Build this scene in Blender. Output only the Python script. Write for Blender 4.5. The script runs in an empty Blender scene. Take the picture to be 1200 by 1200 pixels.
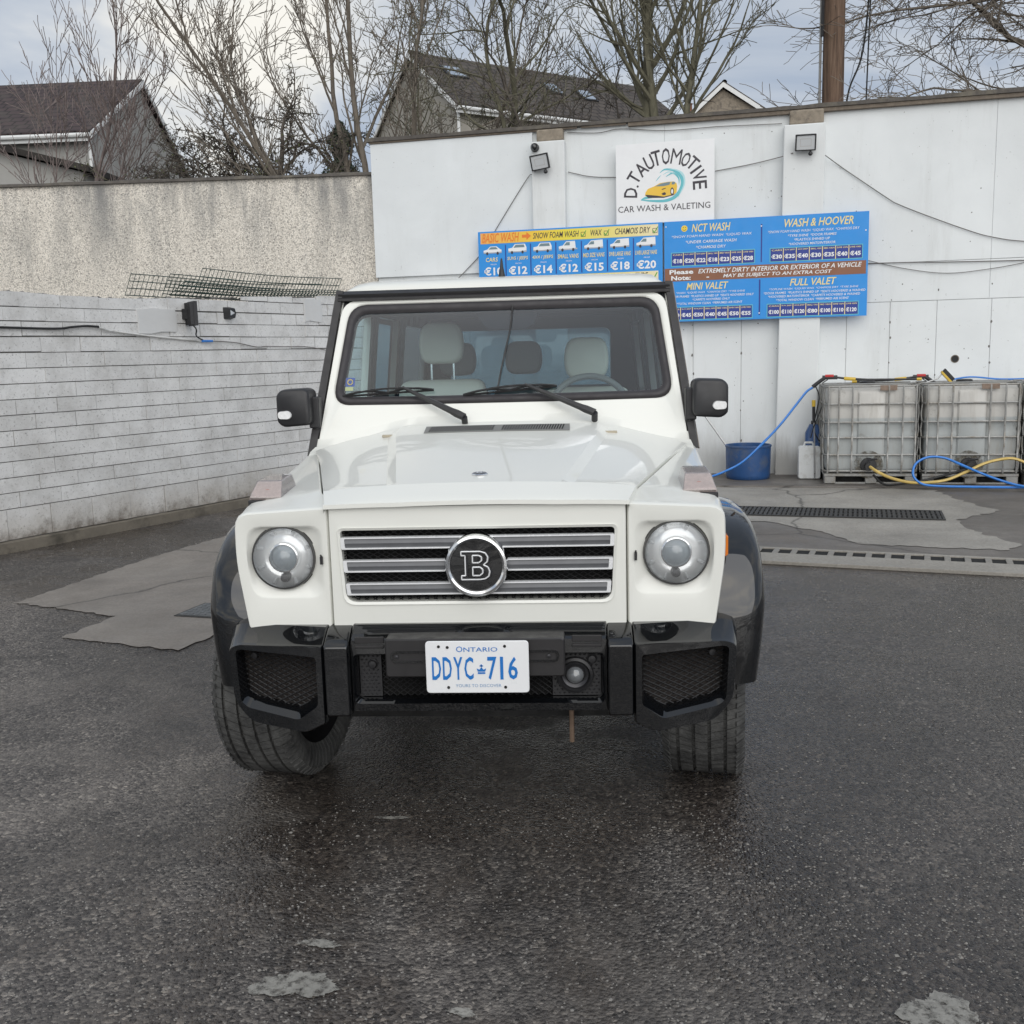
import bpy, bmesh, math, random
from mathutils import Vector, Matrix
R = math.radians
scene = bpy.context.scene
COL = scene.collection

# ---------------------------------------------------------------- camera
cam_d = bpy.data.cameras.new('camera'); cam = bpy.data.objects.new('camera', cam_d); COL.objects.link(cam)
cam_d.sensor_width = 36.0; cam_d.lens = 36.0 * 1184.28 / 1200.0
cam_d.clip_start = 0.05; cam_d.clip_end = 4000
_y, _p, _r = R(-3.687), R(8.869), R(1.529)
fwd = Vector((math.sin(_y)*math.cos(_p), math.cos(_y)*math.cos(_p), -math.sin(_p)))
rt = Vector((math.cos(_y), -math.sin(_y), 0)); up = rt.cross(fwd)
r2 = rt*math.cos(_r) - up*math.sin(_r); u2 = up*math.cos(_r) + rt*math.sin(_r)
M = Matrix.Identity(4)
for i in range(3):
    M[i][0] = r2[i]; M[i][1] = u2[i]; M[i][2] = -fwd[i]
M.translation = Vector((0.305, -3.017, 1.513))
cam.matrix_world = M
scene.camera = cam

# ---------------------------------------------------------------- sky, sun, exposure
SUN_EL, SUN_AZ = R(31), R(166)        # azimuth from +Y towards +X: behind the camera, to its right
world = bpy.data.worlds.new('World'); scene.world = world; world.use_nodes = True
nt = world.node_tree; nt.nodes.clear()
def wn(t, **k):
    n = nt.nodes.new(t)
    for a, b in k.items(): setattr(n, a, b)
    return n
def wl(a, b): nt.links.new(a, b)
sky = wn('ShaderNodeTexSky', sky_type='NISHITA'); sky.sun_disc = False
sky.sun_elevation = SUN_EL; sky.sun_rotation = SUN_AZ; sky.dust_density = 2.0; sky.air_density = 1.0
tc = wn('ShaderNodeTexCoord'); sep = wn('ShaderNodeSeparateXYZ'); wl(tc.outputs['Generated'], sep.inputs[0])
mz = wn('ShaderNodeMath', operation='MAXIMUM'); mz.inputs[1].default_value = 0.0; wl(sep.outputs[2], mz.inputs[0])
az = wn('ShaderNodeMath', operation='ADD'); az.inputs[1].default_value = 0.22; wl(mz.outputs[0], az.inputs[0])
dx = wn('ShaderNodeMath', operation='DIVIDE'); wl(sep.outputs[0], dx.inputs[0]); wl(az.outputs[0], dx.inputs[1])
dy = wn('ShaderNodeMath', operation='DIVIDE'); wl(sep.outputs[1], dy.inputs[0]); wl(az.outputs[0], dy.inputs[1])
cmb = wn('ShaderNodeCombineXYZ'); wl(dx.outputs[0], cmb.inputs[0]); wl(dy.outputs[0], cmb.inputs[1]); cmb.inputs[2].default_value = 37.8
no = wn('ShaderNodeTexNoise'); no.inputs['Scale'].default_value = 1.15; no.inputs['Detail'].default_value = 7; no.inputs['Roughness'].default_value = 0.52; no.inputs['Distortion'].default_value = 0.5
wl(cmb.outputs[0], no.inputs['Vector'])
rp = wn('ShaderNodeValToRGB'); wl(no.outputs['Fac'], rp.inputs[0])
rp.color_ramp.elements[0].position = 0.40; rp.color_ramp.elements[0].color = (0.50, 0.58, 0.71, 1)
rp.color_ramp.elements[1].position = 0.63; rp.color_ramp.elements[1].color = (1.22, 1.18, 1.08, 1)
e = rp.color_ramp.elements.new(0.51); e.color = (0.72, 0.77, 0.84, 1)
CLOUD = 6.3
cm = wn('ShaderNodeMix', data_type='RGBA', blend_type='MULTIPLY'); cm.inputs['Factor'].default_value = 1
wl(rp.outputs[0], cm.inputs['A']); cm.inputs['B'].default_value = (CLOUD, CLOUD, CLOUD, 1)
mx = wn('ShaderNodeMix', data_type='RGBA'); mx.inputs['Factor'].default_value = 0.93
wl(sky.outputs[0], mx.inputs['A']); wl(cm.outputs['Result'], mx.inputs['B'])
bg = wn('ShaderNodeBackground'); bg.inputs['Strength'].default_value = 0.10; wl(mx.outputs['Result'], bg.inputs['Color'])
wo = wn('ShaderNodeOutputWorld'); wl(bg.outputs[0], wo.inputs[0])
sun_d = bpy.data.lights.new('sun', 'SUN'); sun = bpy.data.objects.new('sun', sun_d); COL.objects.link(sun)
sun_d.energy = 1.5; sun_d.angle = R(80); sun_d.color = (1.0, 0.98, 0.955)
sd = Vector((math.sin(SUN_AZ)*math.cos(SUN_EL), math.cos(SUN_AZ)*math.cos(SUN_EL), math.sin(SUN_EL)))
sun.rotation_euler = sd.to_track_quat('Z', 'Y').to_euler(); sun.location = sd*50
vs = scene.view_settings
vs.view_transform = 'Standard'; vs.look = 'None'; vs.gamma = 1.0; vs.use_curve_mapping = False; vs.exposure = 0.40
scene.render.film_transparent = False
scene.cycles.max_bounces = 10; scene.cycles.transparent_max_bounces = 24; scene.cycles.use_denoising = True

# ---------------------------------------------------------------- helpers
class MB:
    def __init__(s): s.v = []; s.f = []
    def add(s, vs_, fs):
        n = len(s.v); s.v += [tuple(p) for p in vs_]; s.f += [tuple(i+n for i in f) for f in fs]; return s
    def box(s, x0, x1, y0, y1, z0, z1):
        return s.add([(x0,y0,z0),(x1,y0,z0),(x1,y1,z0),(x0,y1,z0),(x0,y0,z1),(x1,y0,z1),(x1,y1,z1),(x0,y1,z1)],
                     [(0,3,2,1),(4,5,6,7),(0,1,5,4),(1,2,6,5),(2,3,7,6),(3,0,4,7)])
    def prism(s, poly, a0, a1, ax='y'):
        n = len(poly)
        def pt(p, a):
            return (p[0],a,p[1]) if ax == 'y' else ((a,p[0],p[1]) if ax == 'x' else (p[0],p[1],a))
        s.add([pt(p,a0) for p in poly]+[pt(p,a1) for p in poly],
              [tuple(range(n)), tuple(range(2*n-1,n-1,-1))]+[(i,i+n,(i+1)%n+n,(i+1)%n) for i in range(n)])
        return s
    def rings(s, rs, close=True, cap0=False, cap1=False):
        """rs: list of rings of 3d points with equal counts"""
        n = len(rs[0]); vs_ = [p for r in rs for p in r]; fs = []
        m = n if close else n-1
        for k in range(len(rs)-1):
            for i in range(m):
                fs.append((k*n+i, k*n+(i+1)%n, (k+1)*n+(i+1)%n, (k+1)*n+i))
        if cap0: fs.append(tuple(range(n-1,-1,-1)))
        if cap1: fs.append(tuple((len(rs)-1)*n+i for i in range(n)))
        return s.add(vs_, fs)
    def tube(s, pts, r, n=6, cap=True):
        pts = [Vector(p) for p in pts]; rs = []
        rr = r if isinstance(r, (list, tuple)) else [r]*len(pts)
        t0 = (pts[1]-pts[0]).normalized()
        a = Vector((0,0,1)) if abs(t0.z) < .9 else Vector((1,0,0))
        nrm = t0.cross(a).normalized()
        for i, p in enumerate(pts):
            t = (pts[min(i+1,len(pts)-1)]-pts[max(i-1,0)])
            t = t.normalized() if t.length > 1e-9 else t0
            nrm = (nrm - t*nrm.dot(t))
            nrm = nrm.normalized() if nrm.length > 1e-6 else t.orthogonal().normalized()
            b = t.cross(nrm)
            rs.append([p+(nrm*math.cos(2*math.pi*k/n)+b*math.sin(2*math.pi*k/n))*rr[i] for k in range(n)])
        return s.rings(rs, True, cap, cap)
    def lathe(s, prof, n=32, ax='y', c=(0,0,0), cap0=False, cap1=False, a0=0.0):
        rs = []
        for r, h in prof:
            ring = []
            for k in range(n):
                a = a0+2*math.pi*k/n; ca, sa = r*math.cos(a), r*math.sin(a)
                p = (ca, h, sa) if ax == 'y' else ((h, ca, sa) if ax == 'x' else (ca, sa, h))
                ring.append((p[0]+c[0], p[1]+c[1], p[2]+c[2]))
            rs.append(ring)
        return s.rings(rs, True, cap0, cap1)
    def map(s, fn):
        s.v = [tuple(fn(*p)) for p in s.v]; return s
    def mirror(s):
        m = MB(); m.v = [(-x,y,z) for x,y,z in s.v]; m.f = [tuple(reversed(f)) for f in s.f]; return m
    def merge(s, o):
        return s.add(o.v, o.f)
    def build(s, name, mat, parent=None, smooth=35, bevel=None, seg=2, sub=0):
        me = bpy.data.meshes.new(name); me.from_pydata(s.v, [], s.f); me.update()
        bm = bmesh.new(); bm.from_mesh(me)
        if len(bm.verts) < 60000:
            bmesh.ops.remove_doubles(bm, verts=bm.verts, dist=1e-5)
        bmesh.ops.recalc_face_normals(bm, faces=bm.faces); bm.to_mesh(me); bm.free()
        return mesh_obj(name, me, mat, parent, smooth, bevel, seg, sub)
def mesh_obj(name, me, mat, parent=None, smooth=35, bevel=None, seg=2, sub=0):
    if mat is not None:
        me.materials.clear(); me.materials.append(mat)
    if smooth:
        me.polygons.foreach_set('use_smooth', [True]*len(me.polygons))
        if smooth < 180: me.set_sharp_from_angle(angle=R(smooth))
    o = bpy.data.objects.new(name, me); COL.objects.link(o)
    if parent is not None: o.parent = parent
    if sub:
        m = o.modifiers.new('sub', 'SUBSURF'); m.levels = sub; m.render_levels = sub
    if bevel:
        m = o.modifiers.new('bev', 'BEVEL'); m.width = bevel; m.segments = seg; m.limit_method = 'ANGLE'; m.angle_limit = R(35); m.harden_normals = bool(smooth)
    return o
def tag(o, label, cat, group=None):
    o['label'] = label; o['category'] = cat
    if group: o['group'] = group
    return o
def thing(name, label, cat, loc=(0,0,0), rz=0.0, group=None):
    o = bpy.data.objects.new(name, None); COL.objects.link(o); o.empty_display_size = .1
    o.location = loc; o.rotation_euler = (0,0,rz); return tag(o, label, cat, group)
def struct(o): o['kind'] = 'structure'; return o
def rpoly(cs, r, k=4):
    """rounded polygon, cs = corners, r radius or list"""
    out = []; n = len(cs)
    for i, c in enumerate(cs):
        c = Vector(c); a = Vector(cs[i-1]); b = Vector(cs[(i+1)%n]); ri = r[i] if isinstance(r, (list,tuple)) else r
        da = (a-c); db = (b-c)
        p = c+da.normalized()*min(ri, da.length*.49); q = c+db.normalized()*min(ri, db.length*.49)
        for j in range(k+1):
            t = j/k; out.append(p*(1-t)**2+c*2*t*(1-t)+q*t*t)
    return [(v.x, v.y) for v in out]
def rect(x0, x1, z0, z1): return [(x0,z0),(x1,z0),(x1,z1),(x0,z1)]
def smoothpath(pts, n=6):
    P = [Vector(p) for p in pts]; P = [P[0]*2-P[1]]+P+[P[-1]*2-P[-2]]; out = []
    for i in range(1, len(P)-2):
        for j in range(n):
            t = j/n; a, b, c, d = P[i-1], P[i], P[i+1], P[i+2]
            out.append(.5*((2*b)+(c-a)*t+(2*a-5*b+4*c-d)*t*t+(3*b-a-3*c+d)*t**3))
    out.append(P[-2]); return out
def copy_tree(o, parent=None, label=None):
    c = o.copy(); COL.objects.link(c); c.parent = parent
    if label: c['label'] = label
    for ch in o.children: copy_tree(ch, c)
    return c

# wall frame: local x runs along the white wall to the right, local y away from the camera
WANG = R(-9.321); W0 = Vector((0, 9.586, 0))
def WP(u, v, z):
    return Vector((W0.x+u*math.cos(WANG)+v*math.sin(WANG), W0.y+u*math.sin(WANG)-v*math.cos(WANG), z))
def wthing(name, label, cat, u, v, z, group=None):
    return thing(name, label, cat, WP(u, v, z), WANG, group)
# left block wall frame: local x along the wall (away), local y = into the wall (left), facing right
LD = Vector((0.4517, 0.8922, 0)); LA = Vector((-4.42, 4.85, 0)); LANG = math.atan2(LD.y, LD.x)

# ---------------------------------------------------------------- materials
class Mat:
    def __init__(s, name, col=(.5,.5,.5), rough=.5, metal=0, spec=.5, coat=0, coat_rough=.03):
        s.m = bpy.data.materials.new(name); s.m.use_nodes = True; s.t = s.m.node_tree
        s.b = s.t.nodes['Principled BSDF']; b = s.b
        b.inputs['Base Color'].default_value = (*col, 1); b.inputs['Roughness'].default_value = rough
        b.inputs['Metallic'].default_value = metal; b.inputs['Specular IOR Level'].default_value = spec
        b.inputs['Coat Weight'].default_value = coat; b.inputs['Coat Roughness'].default_value = coat_rough
        s._tc = None
    def n(s, t, **k):
        n = s.t.nodes.new(t)
        for a, b in k.items(): setattr(n, a, b)
        return n
    def l(s, a, b): s.t.links.new(a, b); return s
    def tc(s, kind='Object', scale=(1,1,1)):
        t = s.n('ShaderNodeTexCoord'); mp = s.n('ShaderNodeMapping'); mp.inputs['Scale'].default_value = scale
        s.l(t.outputs[kind], mp.inputs[0]); return mp.outputs[0]
    def geo(s, scale=(1,1,1)):
        t = s.n('ShaderNodeNewGeometry'); mp = s.n('ShaderNodeMapping'); mp.inputs['Scale'].default_value = scale
        s.l(t.outputs['Position'], mp.inputs[0]); return mp.outputs[0]
    def noise(s, vec, scale=5, detail=4, rough=.55, dist=0):
        n = s.n('ShaderNodeTexNoise'); n.inputs['Scale'].default_value = scale; n.inputs['Detail'].default_value = detail
        n.inputs['Roughness'].default_value = rough; n.inputs['Distortion'].default_value = dist
        s.l(vec, n.inputs['Vector']); return n.outputs['Fac']
    def voro(s, vec, scale=50, feature='F1', out='Distance', rnd=1):
        n = s.n('ShaderNodeTexVoronoi', feature=feature); n.inputs['Scale'].default_value = scale
        n.inputs['Randomness'].default_value = rnd
        s.l(vec, n.inputs['Vector']); return n.outputs[out]
    def ramp(s, fac, stops, interp='LINEAR'):
        n = s.n('ShaderNodeValToRGB'); cr = n.color_ramp; cr.interpolation = interp
        while len(cr.elements) < len(stops): cr.elements.new(.5)
        for e_, (p, c) in zip(cr.elements, stops):
            e_.position = p; e_.color = (c, c, c, 1) if not isinstance(c, (tuple, list)) else (*c, 1)
        s.l(fac, n.inputs[0]); return n.outputs[0]
    def mix(s, fac, a, b, blend='MIX'):
        n = s.n('ShaderNodeMix', data_type='RGBA', blend_type=blend)
        for k, v in (('Factor', fac), ('A', a), ('B', b)):
            if isinstance(v, (int, float)): n.inputs[k].default_value = v if k == 'Factor' else (v, v, v, 1)
            elif isinstance(v, (tuple, list)): n.inputs[k].default_value = (*v, 1)
            else: s.l(v, n.inputs[k])
        return n.outputs['Result']
    def math(s, op, a, b=0.0):
        n = s.n('ShaderNodeMath', operation=op)
        for i, v in enumerate((a, b)):
            if isinstance(v, (int, float)): n.inputs[i].default_value = v
            else: s.l(v, n.inputs[i])
        return n.outputs[0]
    def col(s, o): return s.l(o, s.b.inputs['Base Color'])
    def rough(s, o): return s.l(o, s.b.inputs['Roughness'])
    def bump(s, h, strength=.3, dist=.01, prev=None):
        n = s.n('ShaderNodeBump'); n.inputs['Strength'].default_value = strength; n.inputs['Distance'].default_value = dist
        s.l(h, n.inputs['Height'])
        if prev is not None: s.l(prev, n.inputs['Normal'])
        s.l(n.outputs[0], s.b.inputs['Normal']); return n.outputs[0]
def flat(name, col, rough=.5, metal=0, spec=.5, coat=0): return Mat(name, col, rough, metal, spec, coat).m
def worn(name, col, rough=.5, metal=0, var=.25, scale=9, spec=.5, bump=.0, dirt=None, dscale=3.0):
    """plain colour with mottling, uneven gloss and optional dirt"""
    m = Mat(name, col, rough, metal, spec); v = m.geo()
    nz = m.noise(v, scale, 6, .62)
    c = m.mix(nz, tuple(x*(1-var) for x in col), tuple(min(1, x*(1+var)) for x in col))
    if dirt is not None:
        d = m.ramp(m.noise(v, dscale, 8, .7), [(.50, 0.0), (.72, 1.0)])
        c = m.mix(d, c, dirt)
    m.col(c); m.rough(m.ramp(m.noise(v, scale*1.7, 4, .6), [(.3, max(0.02, rough*.75)), (.7, min(1, rough*1.25))]))
    if bump: m.bump(m.noise(v, scale*8, 4, .6), bump, .004)
    return m.m
MT = {}
# asphalt: wet, dark, coarse aggregate, with drying and soaked areas
m = Mat('asphalt', (.05,.05,.05), .5, spec=.5); v = m.geo()
agg = m.voro(v, 88); aggc = m.voro(v, 88, out='Color'); agg2 = m.voro(v, 230)
big = m.noise(v, .42, 5, .55, .9); mid = m.noise(v, 2.6, 7, .68, .3); rut = m.noise(m.geo((.35, 1.5, 1)), .9, 5, .6, .4)
stone = m.ramp(aggc, [(.0, (.026,.025,.025)), (.40, (.074,.068,.065)), (.78, (.142,.132,.122)), (.95, (.27,.25,.225))])
wetm = m.ramp(m.math('ADD', m.math('ADD', m.math('MULTIPLY', big, .5), m.math('MULTIPLY', mid, .25)), m.math('MULTIPLY', rut, .25)), [(.47, 1.0), (.54, 0.0)])
dusty = m.ramp(m.noise(v, .8, 9, .70, 1.0), [(.52, 0.0), (.72, .6)])
c = m.mix(dusty, stone, (.205,.19,.173))
c = m.mix(wetm, c, m.mix(1.0, c, (.60,.56,.53), 'MULTIPLY'))
tone = m.ramp(m.noise(v, .38, 7, .62, 1.2), [(.36, (.62,.60,.58)), (.50, (1.0,.98,.96)), (.64, (1.55,1.50,1.45))]); c = m.mix(1.0, c, tone, 'MULTIPLY')
oil = m.ramp(m.noise(v, 1.7, 6, .6, .5), [(.60, 0.0), (.72, .7)]); c = m.mix(oil, c, (.018,.016,.015))
m.col(c)
m.rough(m.mix(wetm, (.55,.55,.55), m.ramp(mid, [(.35, .10), (.65, .30)])))
h = m.math('ADD', m.ramp(agg, [(.0, 1.0), (.66, 0.0)]), m.math('MULTIPLY', agg2, -.4))
b1 = m.bump(m.noise(v, 2.0, 4, .5), .3, .04)
hs = m.math('MULTIPLY', h, m.math('SUBTRACT', 1.0, m.math('MULTIPLY', wetm, .55))); m.bump(hs, 1.0, .0065, b1)
MT['asphalt'] = m.m
def concrete(name, col, var=.3, wet=.5, crack=True):
    m = Mat(name, col, .75); v = m.geo()
    big = m.noise(v, 1.1, 8, .62, .4); fine = m.noise(v, 60, 4, .7)
    c = m.mix(m.ramp(big, [(.32, 0.0), (.68, 1.0)]), tuple(x*(1-var) for x in col), tuple(x*(1+var*.7) for x in col))
    c = m.mix(m.ramp(fine, [(.35, .35), (.65, 0.0)]), c, (.07,.065,.06))
    if crack:
        nn = m.n('ShaderNodeTexNoise'); nn.inputs['Scale'].default_value = 2.5; nn.inputs['Detail'].default_value = 6; m.l(v, nn.inputs['Vector'])
        cr = m.voro(m.mix(.22, v, nn.outputs['Color']), .42, feature='DISTANCE_TO_EDGE')
        c = m.mix(m.ramp(cr, [(.0, .75), (.006, 0.0)]), c, (.03,.028,.026))
    m.col(c); m.rough(m.ramp(m.noise(v, 1.4, 6, .6), [(.4, .75-wet*.45), (.62, .8)]))
    m.bump(fine, .25, .004); return m.m
MT['conc_light'] = concrete('concrete_light', (.34,.32,.285), .3, .4)
MT['conc_dark'] = concrete('concrete_damp', (.155,.14,.125), .35, .7)
MT['conc_left'] = concrete('concrete_patch', (.265,.238,.21), .3, .6)
MT['conc_band'] = concrete('concrete_band', (.33,.31,.275), .2, .3, False)
MT['cement'] = concrete('cement_spill', (.33,.32,.29), .3, .1, False)
_t = MT['cement'].node_tree; _o = _t.nodes['Material Output']; _b = _t.nodes['Principled BSDF']
_n = _t.nodes.new('ShaderNodeTexNoise'); _n.inputs['Scale'].default_value = 38; _n.inputs['Detail'].default_value = 8; _n.inputs['Roughness'].default_value = .7
_g = _t.nodes.new('ShaderNodeNewGeometry'); _t.links.new(_g.outputs['Position'], _n.inputs['Vector'])
_r = _t.nodes.new('ShaderNodeValToRGB'); _r.color_ramp.elements[0].position = .34; _r.color_ramp.elements[1].position = .54; _t.links.new(_n.outputs['Fac'], _r.inputs[0])
_t.links.new(_r.outputs[0], _b.inputs['Alpha'])
# white painted wall with grime
def paintwall(name, col, streak=.35, seed=0.0, low=.0):
    m = Mat(name, col, .62); v = m.geo(); vs_ = m.geo((2.4, 2.4, .35)); vf = m.geo((7, 7, 1.1))
    mo = m.noise(v, .9, 7, .6, .4)
    c = m.mix(m.ramp(mo, [(.3, 0.0), (.7, 1.0)]), tuple(x*.88 for x in col), col)
    st = m.ramp(m.noise(vs_, 1.6, 7, .68), [(.54, 0.0), (.8, streak)])
    c = m.mix(st, c, (.36,.36,.33))
    sp = m.ramp(m.noise(v, 38, 3, .5), [(.70, 0.0), (.76, .55)])
    c = m.mix(m.math('MULTIPLY', sp, m.ramp(mo, [(.45, 1.0), (.62, 0.0)])), c, (.16,.15,.13))
    if low:
        sz = m.n('ShaderNodeSeparateXYZ'); m.l(v, sz.inputs[0])
        zz = m.math('ADD', sz.outputs[2], m.math('MULTIPLY', m.noise(vf, 1.5, 6, .7), -.45))
        c = m.mix(m.ramp(zz, [(.0, low), (.30, 0.0)]), c, (.15,.125,.09))
    m.col(c); m.rough(m.ramp(m.noise(v, 6, 4), [(.3, .5), (.7, .75)]))
    b = m.bump(m.noise(v, 3.0, 5, .6), .15, .02); m.bump(m.noise(v, 90, 3, .6), .12, .003, b); return m.m
MT['whitewall'] = paintwall('white_wall_paint', (.79,.82,.825), .32, low=.35)
MT['whitesheet'] = paintwall('white_sheet_paint', (.795,.83,.84), .12)
MT['pilaster'] = paintwall('pilaster_paint', (.78,.805,.805), .30, low=.55)
def blockpaint():
    m = Mat('block_paint', (.6,.6,.58), .8); v = m.geo(); oi = m.n('ShaderNodeObjectInfo')
    rnd = m.ramp(oi.outputs['Random'], [(0, (.66,.66,.65)), (.5, (.71,.71,.70)), (1, (.76,.76,.75))])
    pits = m.ramp(m.noise(v, 48, 5, .75), [(.57, 0.0), (.68, .75)])
    g_ = m.ramp(m.noise(v, 3.2, 8, .74), [(.44, 0.0), (.74, .65)])
    c = m.mix(g_, rnd, (.36,.35,.33)); c = m.mix(pits, c, (.15,.145,.135))
    sz = m.n('ShaderNodeSeparateXYZ'); m.l(v, sz.inputs[0])
    zz = m.math('ADD', m.math('ADD', sz.outputs[2], .5), m.math('MULTIPLY', m.noise(v, 2.2, 8, .7), -.5))
    c = m.mix(m.ramp(zz, [(.28, .60), (.68, 0.0)]), c, (.34,.285,.215))
    zm = m.math('ADD', m.math('ADD', sz.outputs[2], .5), m.math('MULTIPLY', m.noise(v, 7, 9, .78), -.7))
    c = m.mix(m.ramp(zm, [(.16, .85), (.36, 0.0)]), c, (.10,.08,.06))
    z2 = m.math('ADD', sz.outputs[2], m.math('MULTIPLY', m.noise(v, 5.5, 7, .75), .9))
    c = m.mix(m.ramp(z2, [(.0, 0.0), (1.0, 0.0)]), c, (.1,.1,.1))
    m.col(c); b = m.bump(m.noise(v, 22, 5, .7), .45, .008); m.bump(m.noise(v, 110, 3, .6), .4, .003, b); return m.m
MT['block'] = blockpaint()
MT['rawwhite'] = worn('wall_core_paint', (.42,.42,.41), .9, var=.3, scale=12)
MT['mortar'] = worn('mortar', (.17,.165,.155), .95, var=.4, scale=25, bump=.4, dirt=(.035,.035,.032), dscale=5)
m = Mat('pebbledash', (.45,.42,.37), .9); v = m.geo(); vs_ = m.geo((1.4, 1.4, .28))
pc = m.voro(v, 70, out='Color'); pd = m.voro(v, 70)
c = m.ramp(pc, [(.0, (.17,.16,.15)), (.28, (.58,.54,.475)), (.6, (.78,.73,.645)), (1, (.90,.85,.76))])
c = m.mix(m.ramp(pd, [(.52, 0.0), (.85, .6)]), c, (.30,.285,.26))
sz = m.n('ShaderNodeSeparateXYZ'); m.l(v, sz.inputs[0])
stk = m.ramp(m.noise(vs_, 1.9, 7, .66), [(.46, 0.0), (.66, 1.0)])
hgt = m.ramp(m.math('ADD', m.math('MULTIPLY', sz.outputs[2], .5), -.9), [(.25, .06), (.95, .95)])
c = m.mix(m.math('MULTIPLY', stk, hgt), c, (.22,.22,.215)); m.col(c)
m.bump(pd, .45, .010); MT['dash'] = m.m
MT['coping'] = worn('coping_felt', (.11,.10,.09), .9, var=.5, scale=14, bump=.5, dirt=(.20,.18,.14), dscale=4)
MT['rawblock'] = worn('raw_block', (.27,.23,.18), .95, var=.5, scale=20, bump=.5, dirt=(.08,.07,.06), dscale=6)
MT['rotwood'] = worn('weathered_batten', (.17,.14,.11), .9, var=.5, scale=20, bump=.5)
MT['hole'] = flat('dark_hole', (.03,.03,.03), .9)
# metals and plastics
MT['black_plastic'] = worn('black_plastic', (.022,.022,.024), .42, var=.2, scale=14)
MT['rubber'] = worn('black_rubber', (.018,.018,.019), .6, var=.3, scale=20)
MT['galv'] = worn('galvanised_steel', (.30,.30,.29), .5, .6, var=.3, scale=30, dirt=(.20,.17,.13), dscale=6)
MT['iron'] = worn('cast_iron', (.045,.044,.043), .55, .4, var=.4, scale=30, bump=.3)
MT['grate_edge'] = worn('grate_galv', (.25,.235,.21), .6, .15, var=.35, scale=30)
MT['blue_plastic'] = worn('blue_plastic', (.022,.075,.21), .42, var=.25, scale=9, dirt=(.10,.12,.16), dscale=5)
MT['blue_hose'] = worn('blue_hose', (.03,.20,.62), .35, var=.15, scale=12)
MT['yellow_hose'] = worn('yellow_hose', (.62,.45,.14), .45, var=.2, scale=12)
MT['yellow'] = worn('yellow_plastic', (.62,.42,.05), .45, var=.25, scale=18)
MT['red'] = worn('red_plastic', (.5,.03,.03), .4, var=.1)
MT['can'] = worn('can_plastic', (.66,.68,.68), .4, var=.08, scale=5, dirt=(.42,.41,.38), dscale=7)
MT['steel'] = worn('steel_rod', (.5,.5,.5), .35, .8, var=.2)
MT['wire'] = worn('grey_wire', (.16,.15,.145), .6, var=.3)
MT['wire_black'] = worn('black_cable', (.018,.018,.018), .55, var=.2)
MT['wire_white'] = worn('white_painted_cable', (.62,.62,.60), .6, var=.15, dirt=(.2,.2,.2))
MT['green_wire'] = worn('green_coated_mesh', (.025,.060,.050), .5, var=.3)
MT['lampglass'] = flat('lamp_glass', (.55,.57,.58), .15, spec=.6)
MT['wood_pole'] = None
m = Mat('utility_pole_wood', (.16,.10,.065), .9); v = m.geo((26, 26, 1.3)); nz = m.noise(v, 1.0, 8, .7, .3)
c = m.ramp(nz, [(.3, (.05,.034,.026)), (.5, (.145,.092,.062)), (.72, (.25,.175,.125))]); m.col(c); m.bump(nz, .8, .02); MT['wood_pole'] = m.m
# trees
def bark(name, a, b):
    m = Mat(name, a, .92); v = m.geo((6, 6, 2)); nz = m.noise(v, 3, 7, .7); m.col(m.mix(m.ramp(nz, [(.3, 0.0), (.7, 1.0)]), a, b)); m.bump(nz, .6, .02); return m.m
MT['bark_grey'] = bark('bark_grey', (.10,.085,.068), (.25,.215,.175))
MT['bark_green'] = bark('bark_lichen', (.085,.078,.055), (.20,.19,.13))
MT['bark_birch'] = bark('bark_birch', (.10,.075,.07), (.26,.215,.20))
MT['bark_dark'] = bark('bark_dark', (.06,.052,.044), (.14,.12,.10))
MT['twig_leaf'] = worn('sparse_leaf', (.10,.115,.045), .8, var=.4, scale=30)
MT['needle'] = worn('conifer_leaf', (.030,.045,.025), .85, var=.5, scale=30)
# houses
def tiles(name, a, b, s=1.0):
    m = Mat(name, a, .85); v = m.geo(); t = m.n('ShaderNodeTexCoord')
    br = m.n('ShaderNodeTexBrick'); br.inputs['Scale'].default_value = 1; br.inputs['Brick Width'].default_value = .36; br.inputs['Row Height'].default_value = .30
    br.inputs['Mortar Size'].default_value = .03; br.inputs['Color1'].default_value = (*a, 1); br.inputs['Color2'].default_value = (*b, 1); br.inputs['Mortar'].default_value = (a[0]*.35, a[1]*.35, a[2]*.35, 1)
    m.l(t.outputs['UV'], br.inputs['Vector'])
    nz = m.ramp(m.noise(v, 1.3, 7, .68), [(.45, 0.0), (.75, .5)])
    m.col(m.mix(nz, br.outputs['Color'], (.10,.095,.075))); m.bump(br.outputs['Fac'], -.6, .03); return m.m
MT['tile_maroon'] = tiles('roof_tile_maroon', (.046,.032,.034), (.064,.042,.043))
MT['tile_brown'] = tiles('roof_tile_brown', (.058,.048,.043), (.085,.070,.060))
MT['render_grey'] = worn('house_render_grey', (.36,.355,.335), .92, var=.12, scale=4, bump=.3, dirt=(.26,.25,.23), dscale=1.2)
MT['render_buff'] = worn('house_render_buff', (.34,.32,.28), .92, var=.15, scale=4, bump=.3, dirt=(.23,.22,.19), dscale=1.2)
MT['fascia'] = worn('white_fascia', (.72,.73,.72), .5, var=.08, scale=6)
MT['pane'] = flat('window_pane', (.05,.06,.07), .06, spec=.8)
MT['skylight'] = flat('skylight_glass', (.45,.50,.55), .05, .6, spec=1)
MT['terracotta'] = worn('chimney_clay', (.32,.15,.09), .85, var=.2)
MT['grass'] = worn('rough_ground', (.05,.055,.03), .95, var=.4, scale=3)
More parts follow.
